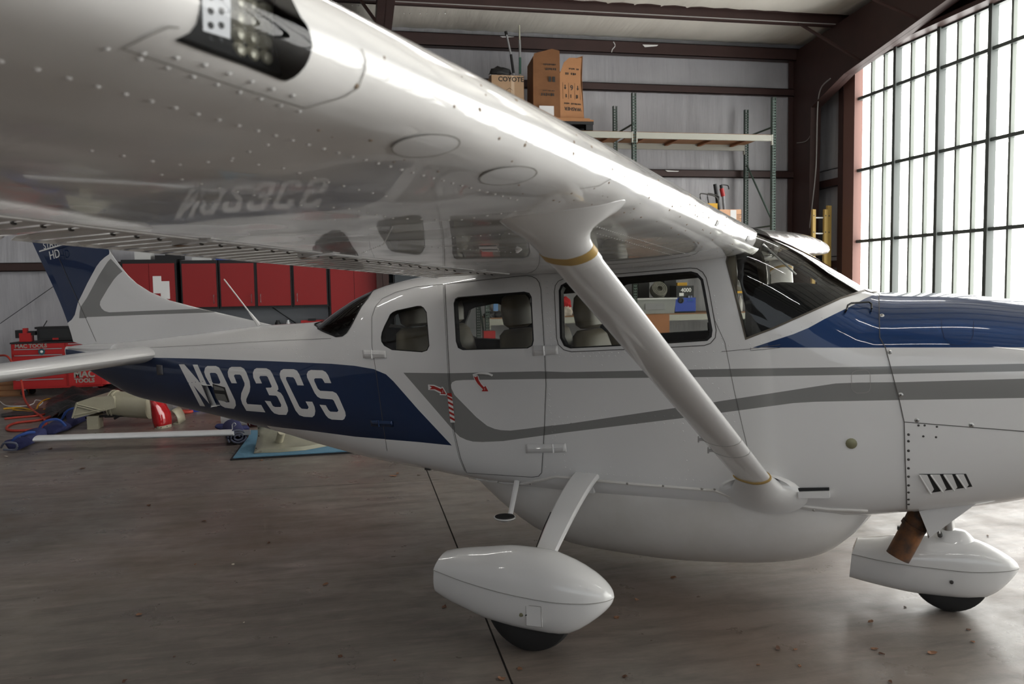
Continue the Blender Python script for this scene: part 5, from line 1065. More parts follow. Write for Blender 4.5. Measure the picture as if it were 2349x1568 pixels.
# ---- lower shelf seen through the cabin windows (deck z = 1.104)
T0 = 1.106
def lump(name, label, cat, c, r, m, seed=1, n=9, flat=1.):
    random.seed(seed); bm = bmesh.new(); bmesh.ops.create_icosphere(bm, subdivisions=3, radius=1); ph = [random.uniform(0, 6) for _ in range(9)]
    for v in bm.verts:
        d = 1+.16*math.sin(v.co.x*4+ph[0])*math.sin(v.co.y*5+ph[1])+.10*math.sin(v.co.z*9+ph[2]+v.co.x*6)+.06*math.sin(v.co.x*14+ph[3])
        v.co = Vector((v.co.x*r[0]*d, v.co.y*r[1]*d, max(-.97, v.co.z)*r[2]*d if v.co.z > -.6 else -r[2]*.6)); v.co += Vector((0, 0, r[2]*.6))
    o = obj(name, bm, m, None, sm=70); o.location = c; return setp(o, label, cat)
pA, pB = at(1453, 716, Y=9.75), at(1551, 682, Y=9.75)
binm = glassmat('clear_bin_plastic', (.62, .63, .62, 1)); binm2 = mat('cloudy_plastic', srgb(168, 170, 168), .3, alpha=.72)
bn = thing('storage_bin', 'clear plastic storage bin with a white rim on the lower shelf', 'bin', ((pA.x+pB.x)/2, 9.95, T0)); hx = (pB.x-pA.x)/2; hb = pB.z-T0
bm = bmesh.new(); loft(bm, [[(x*k, y*k, z) for x, y in ((-hx, -.2), (hx, -.2), (hx, .2), (-hx, .2))] for z, k in ((0, .93), (.01, .93), (hb, 1.0))]); obj('bin_body', bm, binm2, bn, sm=0)
boxo('bin_rim', -hx-.015, hx+.015, -.22, -.195, hb-.03, hb, mat('white_rim_plastic', srgb(205, 206, 204), .4), bn, bev=.004); boxo('bin_lid_edge', -hx-.015, hx+.015, -.195, .22, hb-.012, hb, binm2, bn)
boxo('bin_label_frame', -hx*.45, hx*.45, -.204, -.194, .08, hb-.1, mat('smoked_plastic', None), bn, bev=.004)
r0 = at(1513, 663, Y=9.9); wr_ = thing('wire_roll', 'roll of grey hose lying on its side on the clear bin', 'roll', (r0.x, 9.95, T0+hb)); bm = bmesh.new()
M = Matrix.Translation((0, 0, .145)) @ Matrix.Rotation(math.radians(62), 4, 'X') @ Matrix.Rotation(math.radians(20), 4, 'Z')
prof = [(.04, -.07), (.15, -.07)]+[(.155+.006*math.cos(k*2.2), -.06+k*.012) for k in range(11)]+[(.15, .07), (.05, .07), (.045, .0)]
lathe(bm, prof, M, 32); obj('coil', bm, mat('grey_ribbed_hose', srgb(128, 126, 116), .6, noise=(20, .7, srgb(80, 80, 74)), bump=(40, .5, .006)), wr_)
for k in range(3): bm = bmesh.new(); tube(bm, [M @ Vector(((.06+k*.032)*math.cos(t), (.06+k*.032)*math.sin(t), .073)) for t in [i*2*math.pi/24 for i in range(25)]], .006, 6, cap=False); obj('hose_turn', bm, mat('grey_ribbed_hose', None), wr_)
pA, pB = at(1549, 712, Y=9.8), at(1596, 682, Y=9.8); bc = thing('blower_machine', 'blue and black portable machine with a round port on the lower shelf', 'machine', ((pA.x+pB.x)/2, 9.98, T0)); hx = (pB.x-pA.x)/2
boxo('blue_casing', -hx, hx, -.18, .18, .03, pB.z-T0, bluep, bc, bev=.02); boxo('black_base', -hx, hx*1.05, -.15, .17, 0, .03, blk2, bc); bm = bmesh.new(); lathe(bm, [(.055, .0), (.055, .02), (.035, .025), (.03, .01)], Matrix.Translation((-hx*.45, -.18, .24)) @ Matrix.Rotation(math.pi/2, 4, 'X'), 18); obj('round_port', bm, blk2, bc)
boxo('casing_rib', -hx*1.01, hx*1.01, -.186, -.178, .10, .12, bluep, bc)
scribble('faint_print', hx*.5, .30, .10, .05, bc, -.181, 3, mat('grey_print', srgb(120, 130, 160), .5)); scribble('faint_print', hx*.5, .24, .10, .015, bc, -.181, 4, mat('teal_print', srgb(40, 130, 130), .5))
zb = pB.z-T0+.003; b5 = thing('battery_case', 'black case with white lettering standing on the blue machine', 'case', ((pA.x+pB.x)/2, 9.98, T0+zb)); hz = at(1570, 655, Y=9.8).z-T0-zb; boxo('case_body', -hx*.85, hx*.85, -.16, .16, 0, hz, blk2, b5, bev=.015); lettering('case_lettering', '4000', .105, (.02, -.164, hz*.62), (1, 0, 0), (0, 0, 1), whited, b5, extrude=.0006, bold=.003); boxo('white_tag', -.12, -.03, -.165, -.158, .03, .09, whited, b5); boxo('yellow_handle', -.10, .10, -.03, .03, hz, hz+.06, yel, b5, bev=.01)
for px, lab in (((1465, 1490, 642, 680), 'black equipment case behind the wire roll on the lower shelf'), ((1525, 1552, 640, 682), 'black case between wire roll and numbered case')):
    a, b_ = at(px[0], px[3], Y=10.25), at(px[1], px[2], Y=10.25); o = thing('equipment_case', lab, 'case', ((a.x+b_.x)/2, 10.45, T0)); boxo('case_body', -(b_.x-a.x)/2, (b_.x-a.x)/2, -.18, .18, 0, b_.z-T0, blk2, o, bev=.015); boxo('case_latch', -.03, .03, -.19, -.18, .2, .25, dsteel, o)
a, b_ = at(1475, 790, Y=9.55), at(1536, 721, Y=9.55); setp(boxo('plywood_sheet', a.x-.15, b_.x, 9.56, 9.585, a.z-.5, b_.z, mat('birch_plywood', srgb(168, 112, 70), .6, noise=(3, .5, srgb(140, 88, 52)))), 'reddish plywood sheet standing against the lower shelf beam', 'board')
lump('glove', 'pale cotton work gloves heaped on the lower shelf edge', 'gloves', (at(1297, 712, Y=9.8).x, 9.8, T0), (.14, .12, .12), mat('cotton', srgb(190, 180, 168), .9, noise=(20, .5, srgb(140, 120, 110))), 3)
lump('red_rag', 'red rag lying on the pale work gloves', 'rag', (at(1296, 700, Y=9.8).x, 9.85, T0+.13), (.13, .12, .13), mat('red_cloth', srgb(170, 28, 34), .9), 5)
a, b_ = at(1132, 718, Y=9.8), at(1141, 685, Y=9.8); setp(boxo('spirit_level', a.x, b_.x+.01, 9.8, 9.83, T0+.12, T0+.55, mat('light_blue_enamel', srgb(110, 150, 200), .4)), 'light blue bar standing upright on the lower shelf', 'level')
lump('foil_bag', 'crumpled silver bag on the lower shelf behind the middle seats', 'bag', (at(1160, 700, Y=10.2).x, 10.25, T0), (.30, .18, .34), mat('silver_foil', srgb(190, 188, 186), .28, .6, bump=(6, .9, .05)), 8)
for i, (x, lab) in enumerate(((1122, 'dark power tool lying under the light blue bar'), (1140, 'small dark hand tool beside the light blue bar'))): lump('hand_tool', lab, 'tool', (at(x, 725, Y=9.85).x, 9.85, T0), (.11, .10, .07), blk2, 20+i)
a, b_ = at(1108, 770, Y=9.4), at(1134, 758, Y=9.4); setp(boxo('red_toolbox', a.x, b_.x, 9.3, 9.5, 0, b_.z, redp, bev=.01), 'red box standing low in front of the rack', 'box')
# seen through the windshield: yellow ledge, red cone, bags
pA, pB = at(1692, 672, Y=9.8), at(1727, 668, Y=9.8); setp(boxo('yellow_tray', pA.x-.1, pB.x, 9.7, 10.1, pA.z, pB.z+.01, yel), 'yellow tray edge seen low through the windshield', 'tray')
a = at(1716, 668, Y=9.85); bm = bmesh.new(); lathe(bm, [(.10, 0), (.10, .01), (.06, .02), (.02, .27), (.015, .28)], Matrix.Translation((a.x, 9.9, pB.z+.012)), 16); setp(obj('marker_cone', bm, mat('orange_red_plastic', srgb(200, 50, 30), .5)), 'small orange red cone on the yellow tray', 'cone')
lump('plastic_bag', 'crumpled translucent bag beside the orange red cone', 'bag', (at(1702, 668, Y=9.85).x, 9.9, pB.z+.012), (.14, .12, .12), mat('cloudy_plastic', None), 12)
for i, (x, lab, m_) in enumerate(((1700, 'pale bottle on the rack left of the brown panel', 'white_rim_plastic'), (1712, 'grey canister on the rack beside the pale bottle', 'smoked_plastic'))):
    a = at(x, 720, Y=9.9); bm = bmesh.new(); lathe(bm, [(.05, 0), (.055, .02), (.055, .22), (.02, .27), (.02, .30)], Matrix.Translation((a.x, 9.95, T0)), 14); setp(obj('bottle' if i == 0 else 'canister', bm, mat(m_, None)), lab, 'bottle')
# yellow step ladder by the door
lx = [at(x, 560, Y=9.72).x for x in (1862, 1871, 1889, 1898, 1900, 1911)]; H = at(1870, 480, Y=9.72).z
ld = thing('ladder', 'yellow fibreglass extension ladder standing beside the corner column', 'ladder', (lx[0], 9.72, 0)); yf = mat('yellow_fibreglass', srgb(188, 158, 86), .5)
for i, (k0, k1, h_, dy) in enumerate(((0, 1, H, 0), (2, 3, H, 0), (4, 5, H+.08, .06))):
    o = boxo('rail', lx[k0]-lx[0], lx[k1]-lx[0], dy, dy+.03, 0, h_, yf, ld, bev=.004); boxo('rail_web', lx[k0]-lx[0], lx[k0]-lx[0]+.012, dy-.03, dy, 0, h_, yf, o)
    for z in (H-.12, H-.44, H-.76): bm = bmesh.new(); lathe(bm, [(.001, .004), (.012, .003), (.014, 0)], Matrix.Translation(((lx[k0]+lx[k1])/2-lx[0], dy, z)) @ Matrix.Rotation(math.pi/2, 4, 'X'), 10); obj('rail_bolt', bm, dsteel, o)
for k in range(10): bm = bmesh.new(); z = H-.16-.305*k; tube(bm, [(lx[1]-lx[0], .015, z), (lx[2]-lx[0], .015, z)], .016, 8); obj('rung', bm, alu, ld)
# ================================================================ red cabinets
CY = 10.42
def walldoor(par, x0, x1, z0, z1, hside):
    d = boxo('door', x0, x1, -.02, 0, z0, z1, redc, par, bev=.003); hx_ = x1-.05 if hside > 0 else x0+.05
    bm = bmesh.new(); tube(bm, [(hx_, -.02, z0+.06), (hx_, -.045, z0+.07), (hx_, -.045, z0+.20), (hx_, -.02, z0+.21)], .006, 6); obj('handle', bm, alu, d); return d
XS = [-4.50, -3.86, -3.235, -2.60, -1.98]; W_ = .625
proto = None
for i, lab in enumerate(('leftmost of the four single red wall cabinets', 'second red wall cabinet from the left, over the workbench', 'third red wall cabinet from the left, over the workbench', 'rightmost of the four single red wall cabinets')):
    c = thing('wall_cabinet', lab, 'cabinet', (XS[i], CY, 1.36), 0, 'red wall cabinets'); boxo('body', 0, W_, 0, .44, 0, .86, blk2, c); walldoor(c, .028, W_-.028, .035, .80, 1 if i < 2 else -1)
for x0, lab in ((-5.46, 'tall red double-door cabinet behind the tail fin with white papers'), (-1.96, 'tall red double-door cabinet right of the wall cabinets')):
    w = .90; c = thing('tall_cabinet', lab, 'cabinet', (x0, CY-.02, 0)); boxo('body', 0, w, 0, .46, .05, 2.24, blk2, c); boxo('plinth', .02, w-.02, .03, .44, 0, .05, blk2, c); walldoor(c, .03, w/2-.003, .10, 2.17, 1); d = walldoor(c, w/2+.003, w-.03, .10, 2.17, -1)
    if x0 < -5:
        o = boxo('paper_sheet', w/2+.06, w/2+.20, -.0225, -.0205, 1.65, 1.95, whited, c); boxo('paper_sheet', w/2+.18, w/2+.33, -.0235, -.0215, 1.55, 1.86, whited, c)
wbn = thing('workbench', 'black workbench below the red wall cabinets', 'workbench', (-4.5, 10.30, 0)); boxo('bench_top', 0, 2.5, 0, .62, .93, .97, blk2, wbn, bev=.004)
for k in range(4): o = boxo('base_drawer_unit', .02+.62*k, .60+.62*k, .03, .6, 0, .93, blk2, wbn); boxo('red_drawer_front', .04+.62*k, .58+.62*k, .01, .03, .1, .88, redc, o)
boxo('splash_panel', .0, 2.5, .585, .60, .97, 1.36, mat('stainless_sheet', srgb(120, 122, 124), .3, .5), wbn)
a = at(690, 738, Y=10.5); rc = thing('red_tool_case', 'red plastic tool case on the bench under the last wall cabinet', 'case', (a.x, 10.5, .972)); boxo('case_body', 0, .40, 0, .25, 0, .14, redp, rc, bev=.02); boxo('case_handle', .13, .27, -.02, .02, .13, .17, blk2, rc, bev=.008); boxo('case_latch', .06, .09, -.012, .0, .05, .10, blk2, rc); boxo('case_latch', .31, .34, -.012, .0, .05, .10, blk2, rc)
for k, x in enumerate((-3.7, -3.3, -2.9, -2.72)): bm = bmesh.new(); lathe(bm, [(.05, 0), (.05, .10), (.03, .13), (.03, .15)], Matrix.Translation((x, 10.6, .972)), 12); setp(obj('spray_can', bm, alu if k % 2 else blk2), None, None); C.objects[-1]['label'] = ('black can on the bench left of its neighbours', 'silver can on the bench next to the black can', 'second black can on the bench', 'silver can nearest the red tool case')[k]; C.objects[-1]['category'] = 'can'
bm = bmesh.new(); a, b_ = at(625, 705, Y=10.85), at(680, 742, Y=10.85); tube(bm, [a, b_], .008, 5); setp(obj('hanging_cable', bm, blackr), 'thin black cable slanting down the wall behind the bench', 'cable')
bm = bmesh.new(); a, b_ = at(0, 742, Y=10.9), at(125, 655, Y=10.9); tube(bm, [a, b_], .006, 5); setp(obj('brace_cable', bm, blackr), 'thin dark cable slanting up the white wall behind the fin', 'cable')
bm = bmesh.new(); a, b_ = at(96, 755, Y=9.98), at(108, 735, Y=9.98); tube(bm, [a, b_], .008, 5); setp(obj('aerial', bm, blackr), 'short black aerial sticking up behind the radio on the tool chest', 'aerial')
# grey lockers to the right of the cabinets, and a dark gap with shelves
gl_ = mat('dark_grey_locker', srgb(62, 68, 72), .5)
lk = thing('locker', 'dark grey steel locker right of the tall red cabinet', 'locker', (-.78, CY, 0)); boxo('body', 0, .95, 0, .44, 0, 2.22, gl_, lk); boxo('door', .01, .47, -.015, 0, .05, 2.18, gl_, lk); boxo('door', .48, .94, -.015, 0, .05, 2.18, gl_, lk)
oj = thing('open_shelf', 'narrow black open shelf between red cabinet and grey locker', 'shelf', (-1.05, CY, 0)); boxo('back_panel', 0, .26, .42, .44, 0, 2.2, blk2, oj)
for z in (.3, .8, 1.3, 1.75, 2.18): boxo('shelf', 0, .26, 0, .42, z, z+.02, blk2, oj)
for x in (0, .25): boxo('side_panel', x, x+.015, 0, .44, 0, 2.2, blk2, oj)
bm = bmesh.new(); lathe(bm, [(.05, 0), (.055, .05), (.05, .2), (.025, .24), (.025, .27)], Matrix.Translation((-.92, 10.55, 1.77)), 12); setp(obj('jar', bm, mat('brown_glass', srgb(92, 66, 40), .3)), 'brown jar on the narrow black open shelf', 'jar')
# things on top of the cabinets
ZT = 2.245
for px, lab, m_, nm in (((308, 344, 578), 'white plastic tub on top of the tall cabinet behind the fin', 'white_rim_plastic', 'tub'), ((355, 416, 588), 'black tool case lying on the cabinets', 'black_powder_coat', 'tool_case'), ((440, 485, 592), 'white flat box on the second wall cabinet', 'white_rim_plastic', 'flat_box'), ((495, 545, 596), 'blue folder lying on the wall cabinets', 'blue_plastic', 'folder')):
    a, b_ = at(px[0], px[2], Y=10.5), at(px[1], px[2], Y=10.5); z0 = ZT if px[0] < 400 and px[0] < 350 else 2.222
    o = thing(nm, lab, 'box', (a.x, 10.5, 2.243 if a.x < -4.56 else 2.222)); boxo('box_body', 0, b_.x-a.x, 0, .3, 0, max(.05, a.z-2.222), mat(m_, None), o, bev=.012)
    if nm == 'tool_case': boxo('case_handle', .15, .30, .1, .14, max(.05, a.z-2.222), max(.05, a.z-2.222)+.03, blk2, o)
bm = bmesh.new()
for x in (0, .03): tube(bm, [(x, 0, 2.2), (x, 0, 2.75)], .008, 5)
o = obj('conduit', bm, mat('grey_conduit', None)); o.location = (at(252, 570, Y=10.85).x, 10.85, 0); setp(o, 'pair of thin conduits on the wall just right of the fin', 'conduit'); o['kind'] = 'structure'
# ================================================================ red tool chest
tc = thing('tool_chest', 'red rolling tool chest with lettered panel left of the tail', 'tool chest', (-7.0, 9.72, 0)); Wc, Dc = 1.34, .52
boxo('body', 0, Wc, 0, Dc, .13, .87, redp, tc, bev=.008); boxo('top_rim', -.01, Wc+.01, -.015, Dc, .87, .895, blk2, tc, bev=.004)
bm = bmesh.new(); R = []
for t in range(7): a = math.pi/2*t/6; R.append((Wc+.0+.16*math.sin(a), Dc*.0+.16-.16*math.cos(a)))
prism(bm, [(Wc, 0, .16)]+[(x, y, .16) for x, y in R]+[(Wc+.16, Dc, .16), (Wc, Dc, .16)], (0, 0, .40)); obj('side_locker', bm, redp, tc, sm=40)
for k, (z0, z1) in enumerate(((.80, .86), (.70, .79), (.60, .69), (.50, .59), (.40, .49), (.30, .39), (.16, .29))):
    d = boxo('drawer', .02, .80, -.012, 0, z0, z1, redp, tc, bev=.002)
    if k: boxo('drawer_pull', .05, .76, -.026, -.012, z1-.018, z1-.004, alu, d, bev=.002)
for z0, z1 in ((.80, .86), (.62, .79), (.46, .60)): d = boxo('drawer', .82, 1.30, -.012, 0, z0, z1, redp, tc, bev=.002); boxo('drawer_pull', .86, 1.27, -.026, -.012, z1-.018, z1-.004, alu, d, bev=.002)
bd = boxo('badge_door', .84, 1.32, -.022, 0, .16, .45, redp, tc, bev=.004)
gm = mat('grey_badge_print', srgb(150, 148, 140), .4)
lettering('badge_lettering', 'MAC', .15, (1.08, -.024, .34), (1, 0, 0), (0, 0, 1), gm, bd, extrude=.001, bold=.006); lettering('badge_lettering', 'TOOLS', .095, (1.08, -.024, .235), (1, 0, 0), (0, 0, 1), gm, bd, extrude=.001, bold=.004)
boxo('badge_line', .94, 1.22, -.025, -.022, .278, .284, blk2, bd)
lettering('rim_lettering', 'MAC TOOLS', .085, (.30, -.014, .83), (1, 0, 0), (0, 0, 1), gm, tc, extrude=.001, bold=.003)
bm = bmesh.new(); lathe(bm, [(.052, 0), (.05, .004), (.001, .004)], Matrix.Translation((.46, -.027, .735)) @ Matrix.Rotation(math.pi/2, 4, 'X'), 18); obj('round_sticker', bm, mat('teal_sticker', srgb(40, 84, 92), .4), tc); bm = bmesh.new(); lathe(bm, [(.025, 0), (.02, .002)], Matrix.Translation((.46, -.032, .735)) @ Matrix.Rotation(math.pi/2, 4, 'X'), 5); obj('sticker_star', bm, whited, tc)
for x in (.12, 1.2):
    for y in (.1, .42): bm = bmesh.new(); lathe(bm, [(.02, -.02), (.055, -.018), (.055, .018), (.02, .02)], Matrix.Translation((x, y, .055)) @ Matrix.Rotation(math.pi/2, 4, 'X'), 16); o = obj('caster', bm, blackr, tc); boxo('caster_fork', x-.03, x+.03, y-.03, y+.03, .10, .13, alu, o)
rd = thing('jobsite_radio', 'black and red jobsite radio on the red tool chest', 'radio', (-6.55, 9.85, .897)); boxo('radio_body', -.10, .50, 0, .28, .01, .22, blk2, rd, bev=.02); boxo('roll_bar', -.14, .54, .02, .26, .20, .235, blk2, rd, bev=.01); boxo('front_badge', .13, .22, -.006, 0, .02, .05, redp, rd); boxo('red_end_cap', .44, .52, -.005, .285, .02, .20, redp, rd, bev=.02); boxo('speaker_grille', -.06, .40, -.008, 0, .05, .19, blackp, rd)
o = thing('cordless_tool', 'red and black cordless tool left of the radio on the chest', 'tool', (-6.95, 9.85, .897)); boxo('tool_body', .03, .20, 0, .15, 0, .14, redp, o, bev=.02); boxo('tool_grip', .08, .14, .02, .1, .12, .22, redp, o, bev=.02); boxo('battery', -.03, .08, .01, .14, .06, .19, blk2, o, bev=.015); boxo('tool_head', .16, .26, .03, .12, .10, .17, blk2, o, bev=.015)
o = thing('battery_pack', 'small red battery charger at the right end of the chest top', 'charger', (-5.96, 9.85, .897)); boxo('charger_body', 0, .26, 0, .2, 0, .09, redp, o, bev=.015); boxo('pack', .05, .20, .03, .16, .085, .12, redp, o, bev=.01)
# ================================================================ floor clutter left of the airplane
def cord(name, label, px, r, m, z=None, cat='hose', k=6):
    pts = []
    for p in px: v = at(p[0], p[1], Z=r) if len(p) == 2 else at(p[0], p[1], Y=p[2]); pts.append(v)
    bm = bmesh.new(); tube(bm, smoothpts(pts, k), r, 8); return setp(obj(name, bm, m, sm=60), label, cat)
orh = mat('orange_rubber_hose', srgb(176, 62, 50), .55)
cord('air_hose', 'orange red air hose looping over the floor from the tool chest', [(0, 815, 9.6), (15, 816, 9.5), (27, 830, 9.4), (48, 870, 9.3), (55, 912, 9.0), (72, 938), (95, 955), (106, 972), (90, 982), (50, 987), (20, 986), (17, 978), (40, 969), (95, 962), (130, 948), (165, 937)], .016, orh)
cord('air_hose', 'thin orange hose end lying left of the blue cloths', [(10, 960), (40, 957), (90, 952), (140, 940), (162, 938)], .014, orh)
ylw = mat('yellow_cord', srgb(206, 156, 40), .5)
cord('power_cord', 'yellow cord arching over the floor by the tool chest', [(8, 937), (45, 935), (80, 940), (88, 928), (100, 918), (115, 914), (127, 917)], .012, ylw, cat='cord'); cord('power_cord', 'second yellow cord trailing in front of the black tarp', [(30, 939), (60, 943), (90, 943), (103, 938)], .011, ylw, cat='cord')
cord('power_cord', 'short yellow cord right of the tool chest', [(231, 893), (234, 888), (238, 884)], .012, ylw, cat='cord')
cord('white_cable', 'thin white cable tangled on the floor under the chest', [(0, 920), (15, 930), (50, 931), (75, 926), (82, 917), (98, 921), (90, 930)], .007, whited, cat='cable')
tarp = mat('black_tarp', (.014, .014, .015, 1), .45, bump=(9, .9, .03))
def cloth(name, label, poly, hgt, m, seed, cat, n=36, folds=9.):
    P = [at(*p, Z=0) for p in poly]; xs = [p.x for p in P]; ys = [p.y for p in P]; x0, x1, y0, y1 = min(xs), max(xs), min(ys), max(ys); random.seed(seed); ph = [random.uniform(0, 6) for _ in range(8)]
    pol = np.array([(p.x, p.y) for p in P]); vs = []; G = np.array([(x0+(x1-x0)*i/n, y0+(y1-y0)*j/n) for i in range(n+1) for j in range(n+1)]); ins_ = inside(pol, G)
    c = pol.mean(0)
    for (x, y), k in zip(G, ins_):
        e = min(1, min(np.hypot(*(pol[a]+(pol[(a+1) % len(pol)]-pol[a])*max(0, min(1, np.dot(np.array((x, y))-pol[a], pol[(a+1) % len(pol)]-pol[a])/max(1e-9, np.dot(pol[(a+1) % len(pol)]-pol[a], pol[(a+1) % len(pol)]-pol[a])))))-(x, y)) for a in range(len(pol)))/.16)
        f = .5+.28*math.sin(x*folds+ph[0]+2*math.sin(y*3+ph[1]))+.22*math.sin(y*folds*1.6+ph[2]+math.sin(x*4))+.18*math.sin((x+y)*folds*2.3+ph[3])
        vs.append((x, y, .004+hgt*max(.08, f)*math.sqrt(e)))
    fs = [(i*(n+1)+j, (i+1)*(n+1)+j, (i+1)*(n+1)+j+1, i*(n+1)+j+1) for i in range(n) for j in range(n)]
    fs = [f for f in fs if all(ins_[q] for q in f)]; me = bpy.data.meshes.new(name); me.from_pydata(vs, [], fs); smooth(me, 80); o = link(name, me, None, m); return setp(o, label, cat)
cloth('black_tarp', 'crumpled black tarp heaped behind the beige duct', [(100, 962), (170, 966), (240, 950), (420, 925), (430, 905), (330, 898), (240, 895), (215, 903), (150, 912), (105, 922)], .19, tarp, 4, 'tarp', n=60, folds=5.)
cloth('black_mat', 'flat black mat on the floor at the left edge', [(0, 958), (120, 948), (100, 936), (60, 938), (0, 950)], .03, tarp, 9, 'mat')
for i, (x, y, lab) in enumerate(((24, 905, 'brown wooden crate half hidden at the far left edge'),)):
    p = at(x, y, Z=0); o = thing('wooden_crate', lab, 'crate', (p.x, p.y, 0)); 
    for k in range(4): boxo('slat', -.35, .30, -.25, -.23, .02+.09*k, .09+.09*k, wood, o)
    boxo('crate_body', -.34, .29, -.23, .25, 0, .36, woodl, o)
lump('white_rag', 'small white rag on the crate at the left edge', 'rag', (at(24, 905, Z=0).x+.02, at(24, 905, Z=0).y-.05, .372), (.09, .08, .07), mat('white_paper', None), 31)
# beige engine duct on a low stand
DY = 6.0
def dq(x, y, Y=DY): return at(x, y, Y=Y)
du = thing('metal_duct', 'beige riveted metal duct lying on a low dark stand', 'aircraft part', (-4.5, DY, 0)); dl = Vector(du.location)
bm = bmesh.new(); F_ = [dq(*p)-dl for p in ((173, 924), (180, 921), (213, 910), (258, 909), (262, 915), (264, 935), (232, 944), (170, 960), (166, 950))]; 
prism(bm, F_, (.05, .45, 0)); obj('duct_body', bm, beige, du, bev=.015)
for pa, pb in (((176, 926), (237, 941)), ((174, 930), (228, 944)), ((170, 952), (240, 938)), ((166, 958), (178, 922))):
    bm = bmesh.new(); tube(bm, [dq(*pa)-dl+Vector((0, -.008, 0)), dq(*pb)-dl+Vector((0, -.008, 0))], .010, 6); obj('stiffener_rib', bm, beige, du)
c0, c1 = dq(256, 925, DY+.2)-dl, dq(347, 930, DY+.1)-dl; bm = bmesh.new(); tube(bm, [c0, c0*.5+c1*.5, c1], [.155, .16, .165], 28); obj('round_tube', bm, beige, du)
for t, r_ in ((.02, .175), (.09, .172)): bm = bmesh.new(); tube(bm, [c0+(c1-c0)*t, c0+(c1-c0)*(t+.035)], r_, 28); obj('clamp_band', bm, beige, du)
for pa, pb in (((222, 962), (222, 982)), ((213, 955), (213, 985)), ((290, 945), (262, 960)), ((196, 958), (290, 948)), ((240, 955), (293, 952))):
    bm = bmesh.new(); a, b_ = dq(*pa, DY+.1)-dl, dq(*pb, DY+.1)-dl; b_.z = max(b_.z, .0+(-dl.z)); tube(bm, [a, b_], .016, 6); obj('stand_leg', bm, blk2, du)
bm = bmesh.new(); a = dq(199, 962, DY+.05)-dl; box(bm, a.x, a.x+.13, a.y, a.y+.2, 0, a.z+.04); obj('stand_foot', bm, beige, du, bev=.01)
# red glossy cowl panel standing on edge
gr = mat('glossy_red_paint', srgb(165, 12, 20), .12, coat=.8, bump=(5, .5, .03)); RYc = 5.85
rp = thing('cowl_panel', 'glossy red curved cowling panel standing on the floor', 'aircraft part', (-3.85, RYc, 0)); rb = Vector(rp.location)
L_ = [(342, 913), (345, 930), (347, 950), (350, 970), (355, 987)]; R_ = [(377, 917), (383, 930), (392, 945), (394, 962), (394, 982)]
bm = bmesh.new(); rings = []
for (l, r) in zip(L_, R_):
    a, b_ = at(*l, Y=RYc), at(*r, Y=RYc+.12); rings.append([(a.x+(b_.x-a.x)*t-rb.x, RYc+(.12*t)-.10*math.sin(math.pi*t)-rb.y, max(.0, a.z+(b_.z-a.z)*t)) for t in [k/10 for k in range(11)]])
loft(bm, rings, cap=False, closed=False); o = obj('panel_skin', bm, gr, rp, sm=60); md = o.modifiers.new('thickness', 'SOLIDIFY'); md.thickness = .008
bm = bmesh.new(); loft(bm, [[(p[0], p[1]-.004, p[2]+.001) for p in rings[-1]], [(p[0], p[1]-.004, p[2]+.035) for p in rings[-1]]], cap=False, closed=False); obj('beige_bottom_edge', bm, beige, rp)
for k in (2, 5, 8): p = rings[-1][k]; bm = bmesh.new(); lathe(bm, [(.001, .004), (.006, .003), (.007, 0)], Matrix.Translation((p[0], p[1]-.006, p[2]+.018)) @ Matrix.Rotation(math.pi/2, 4, 'X'), 8); obj('edge_rivet', bm, dsteel, rp)
ar = [at(394, 940, Y=6.1), at(401, 946, Y=6.1), at(408, 958, Y=6.1), at(411, 975, Y=6.1), at(411, 982, Y=6.1)]
bm = bmesh.new(); loft(bm, [[(p.x, p.y, max(0, p.z)), (p.x+.01, p.y+.35, max(0, p.z))] for p in ar]+[[(at(396, 982, Y=6.1).x, 6.1, 0), (at(396, 982, Y=6.1).x, 6.45, 0)]], cap=False, closed=False); o = setp(obj('arched_panel', bm, beige), 'arched dark-lined panel right behind the red cowl panel', 'aircraft part'); md = o.modifiers.new('thickness', 'SOLIDIFY'); md.thickness = .012
bm = bmesh.new(); a, b_, c_, d_ = at(378, 918, Y=6.3), at(396, 926, Y=6.3), at(397, 942, Y=6.3), at(382, 940, Y=6.3); prism(bm, [a, b_, c_, d_], (.0, .3, 0)); setp(obj('grey_fairing', bm, alu, bev=.01), 'light grey fairing block behind the red cowl panel', 'aircraft part')
bm = bmesh.new(); M = Matrix.Translation(at(421, 944, Z=.02)); tube(bm, [M @ Vector((.11*math.cos(t), .07*math.sin(t), 0)) for t in [k*2*math.pi/24 for k in range(25)]], .02, 8); setp(obj('coiled_strap', bm, orh), 'coiled orange strap on the floor behind the tail', 'strap')
p = at(450, 944, Z=0); o = thing('paint_tin', 'blue box with white label on the floor under the tail', 'box', (p.x, p.y, 0)); boxo('box_body', -.09, .10, 0, .15, 0, .07, bluep, o, bev=.006); boxo('box_label', .0, .08, -.003, 0, .02, .055, whited, o)
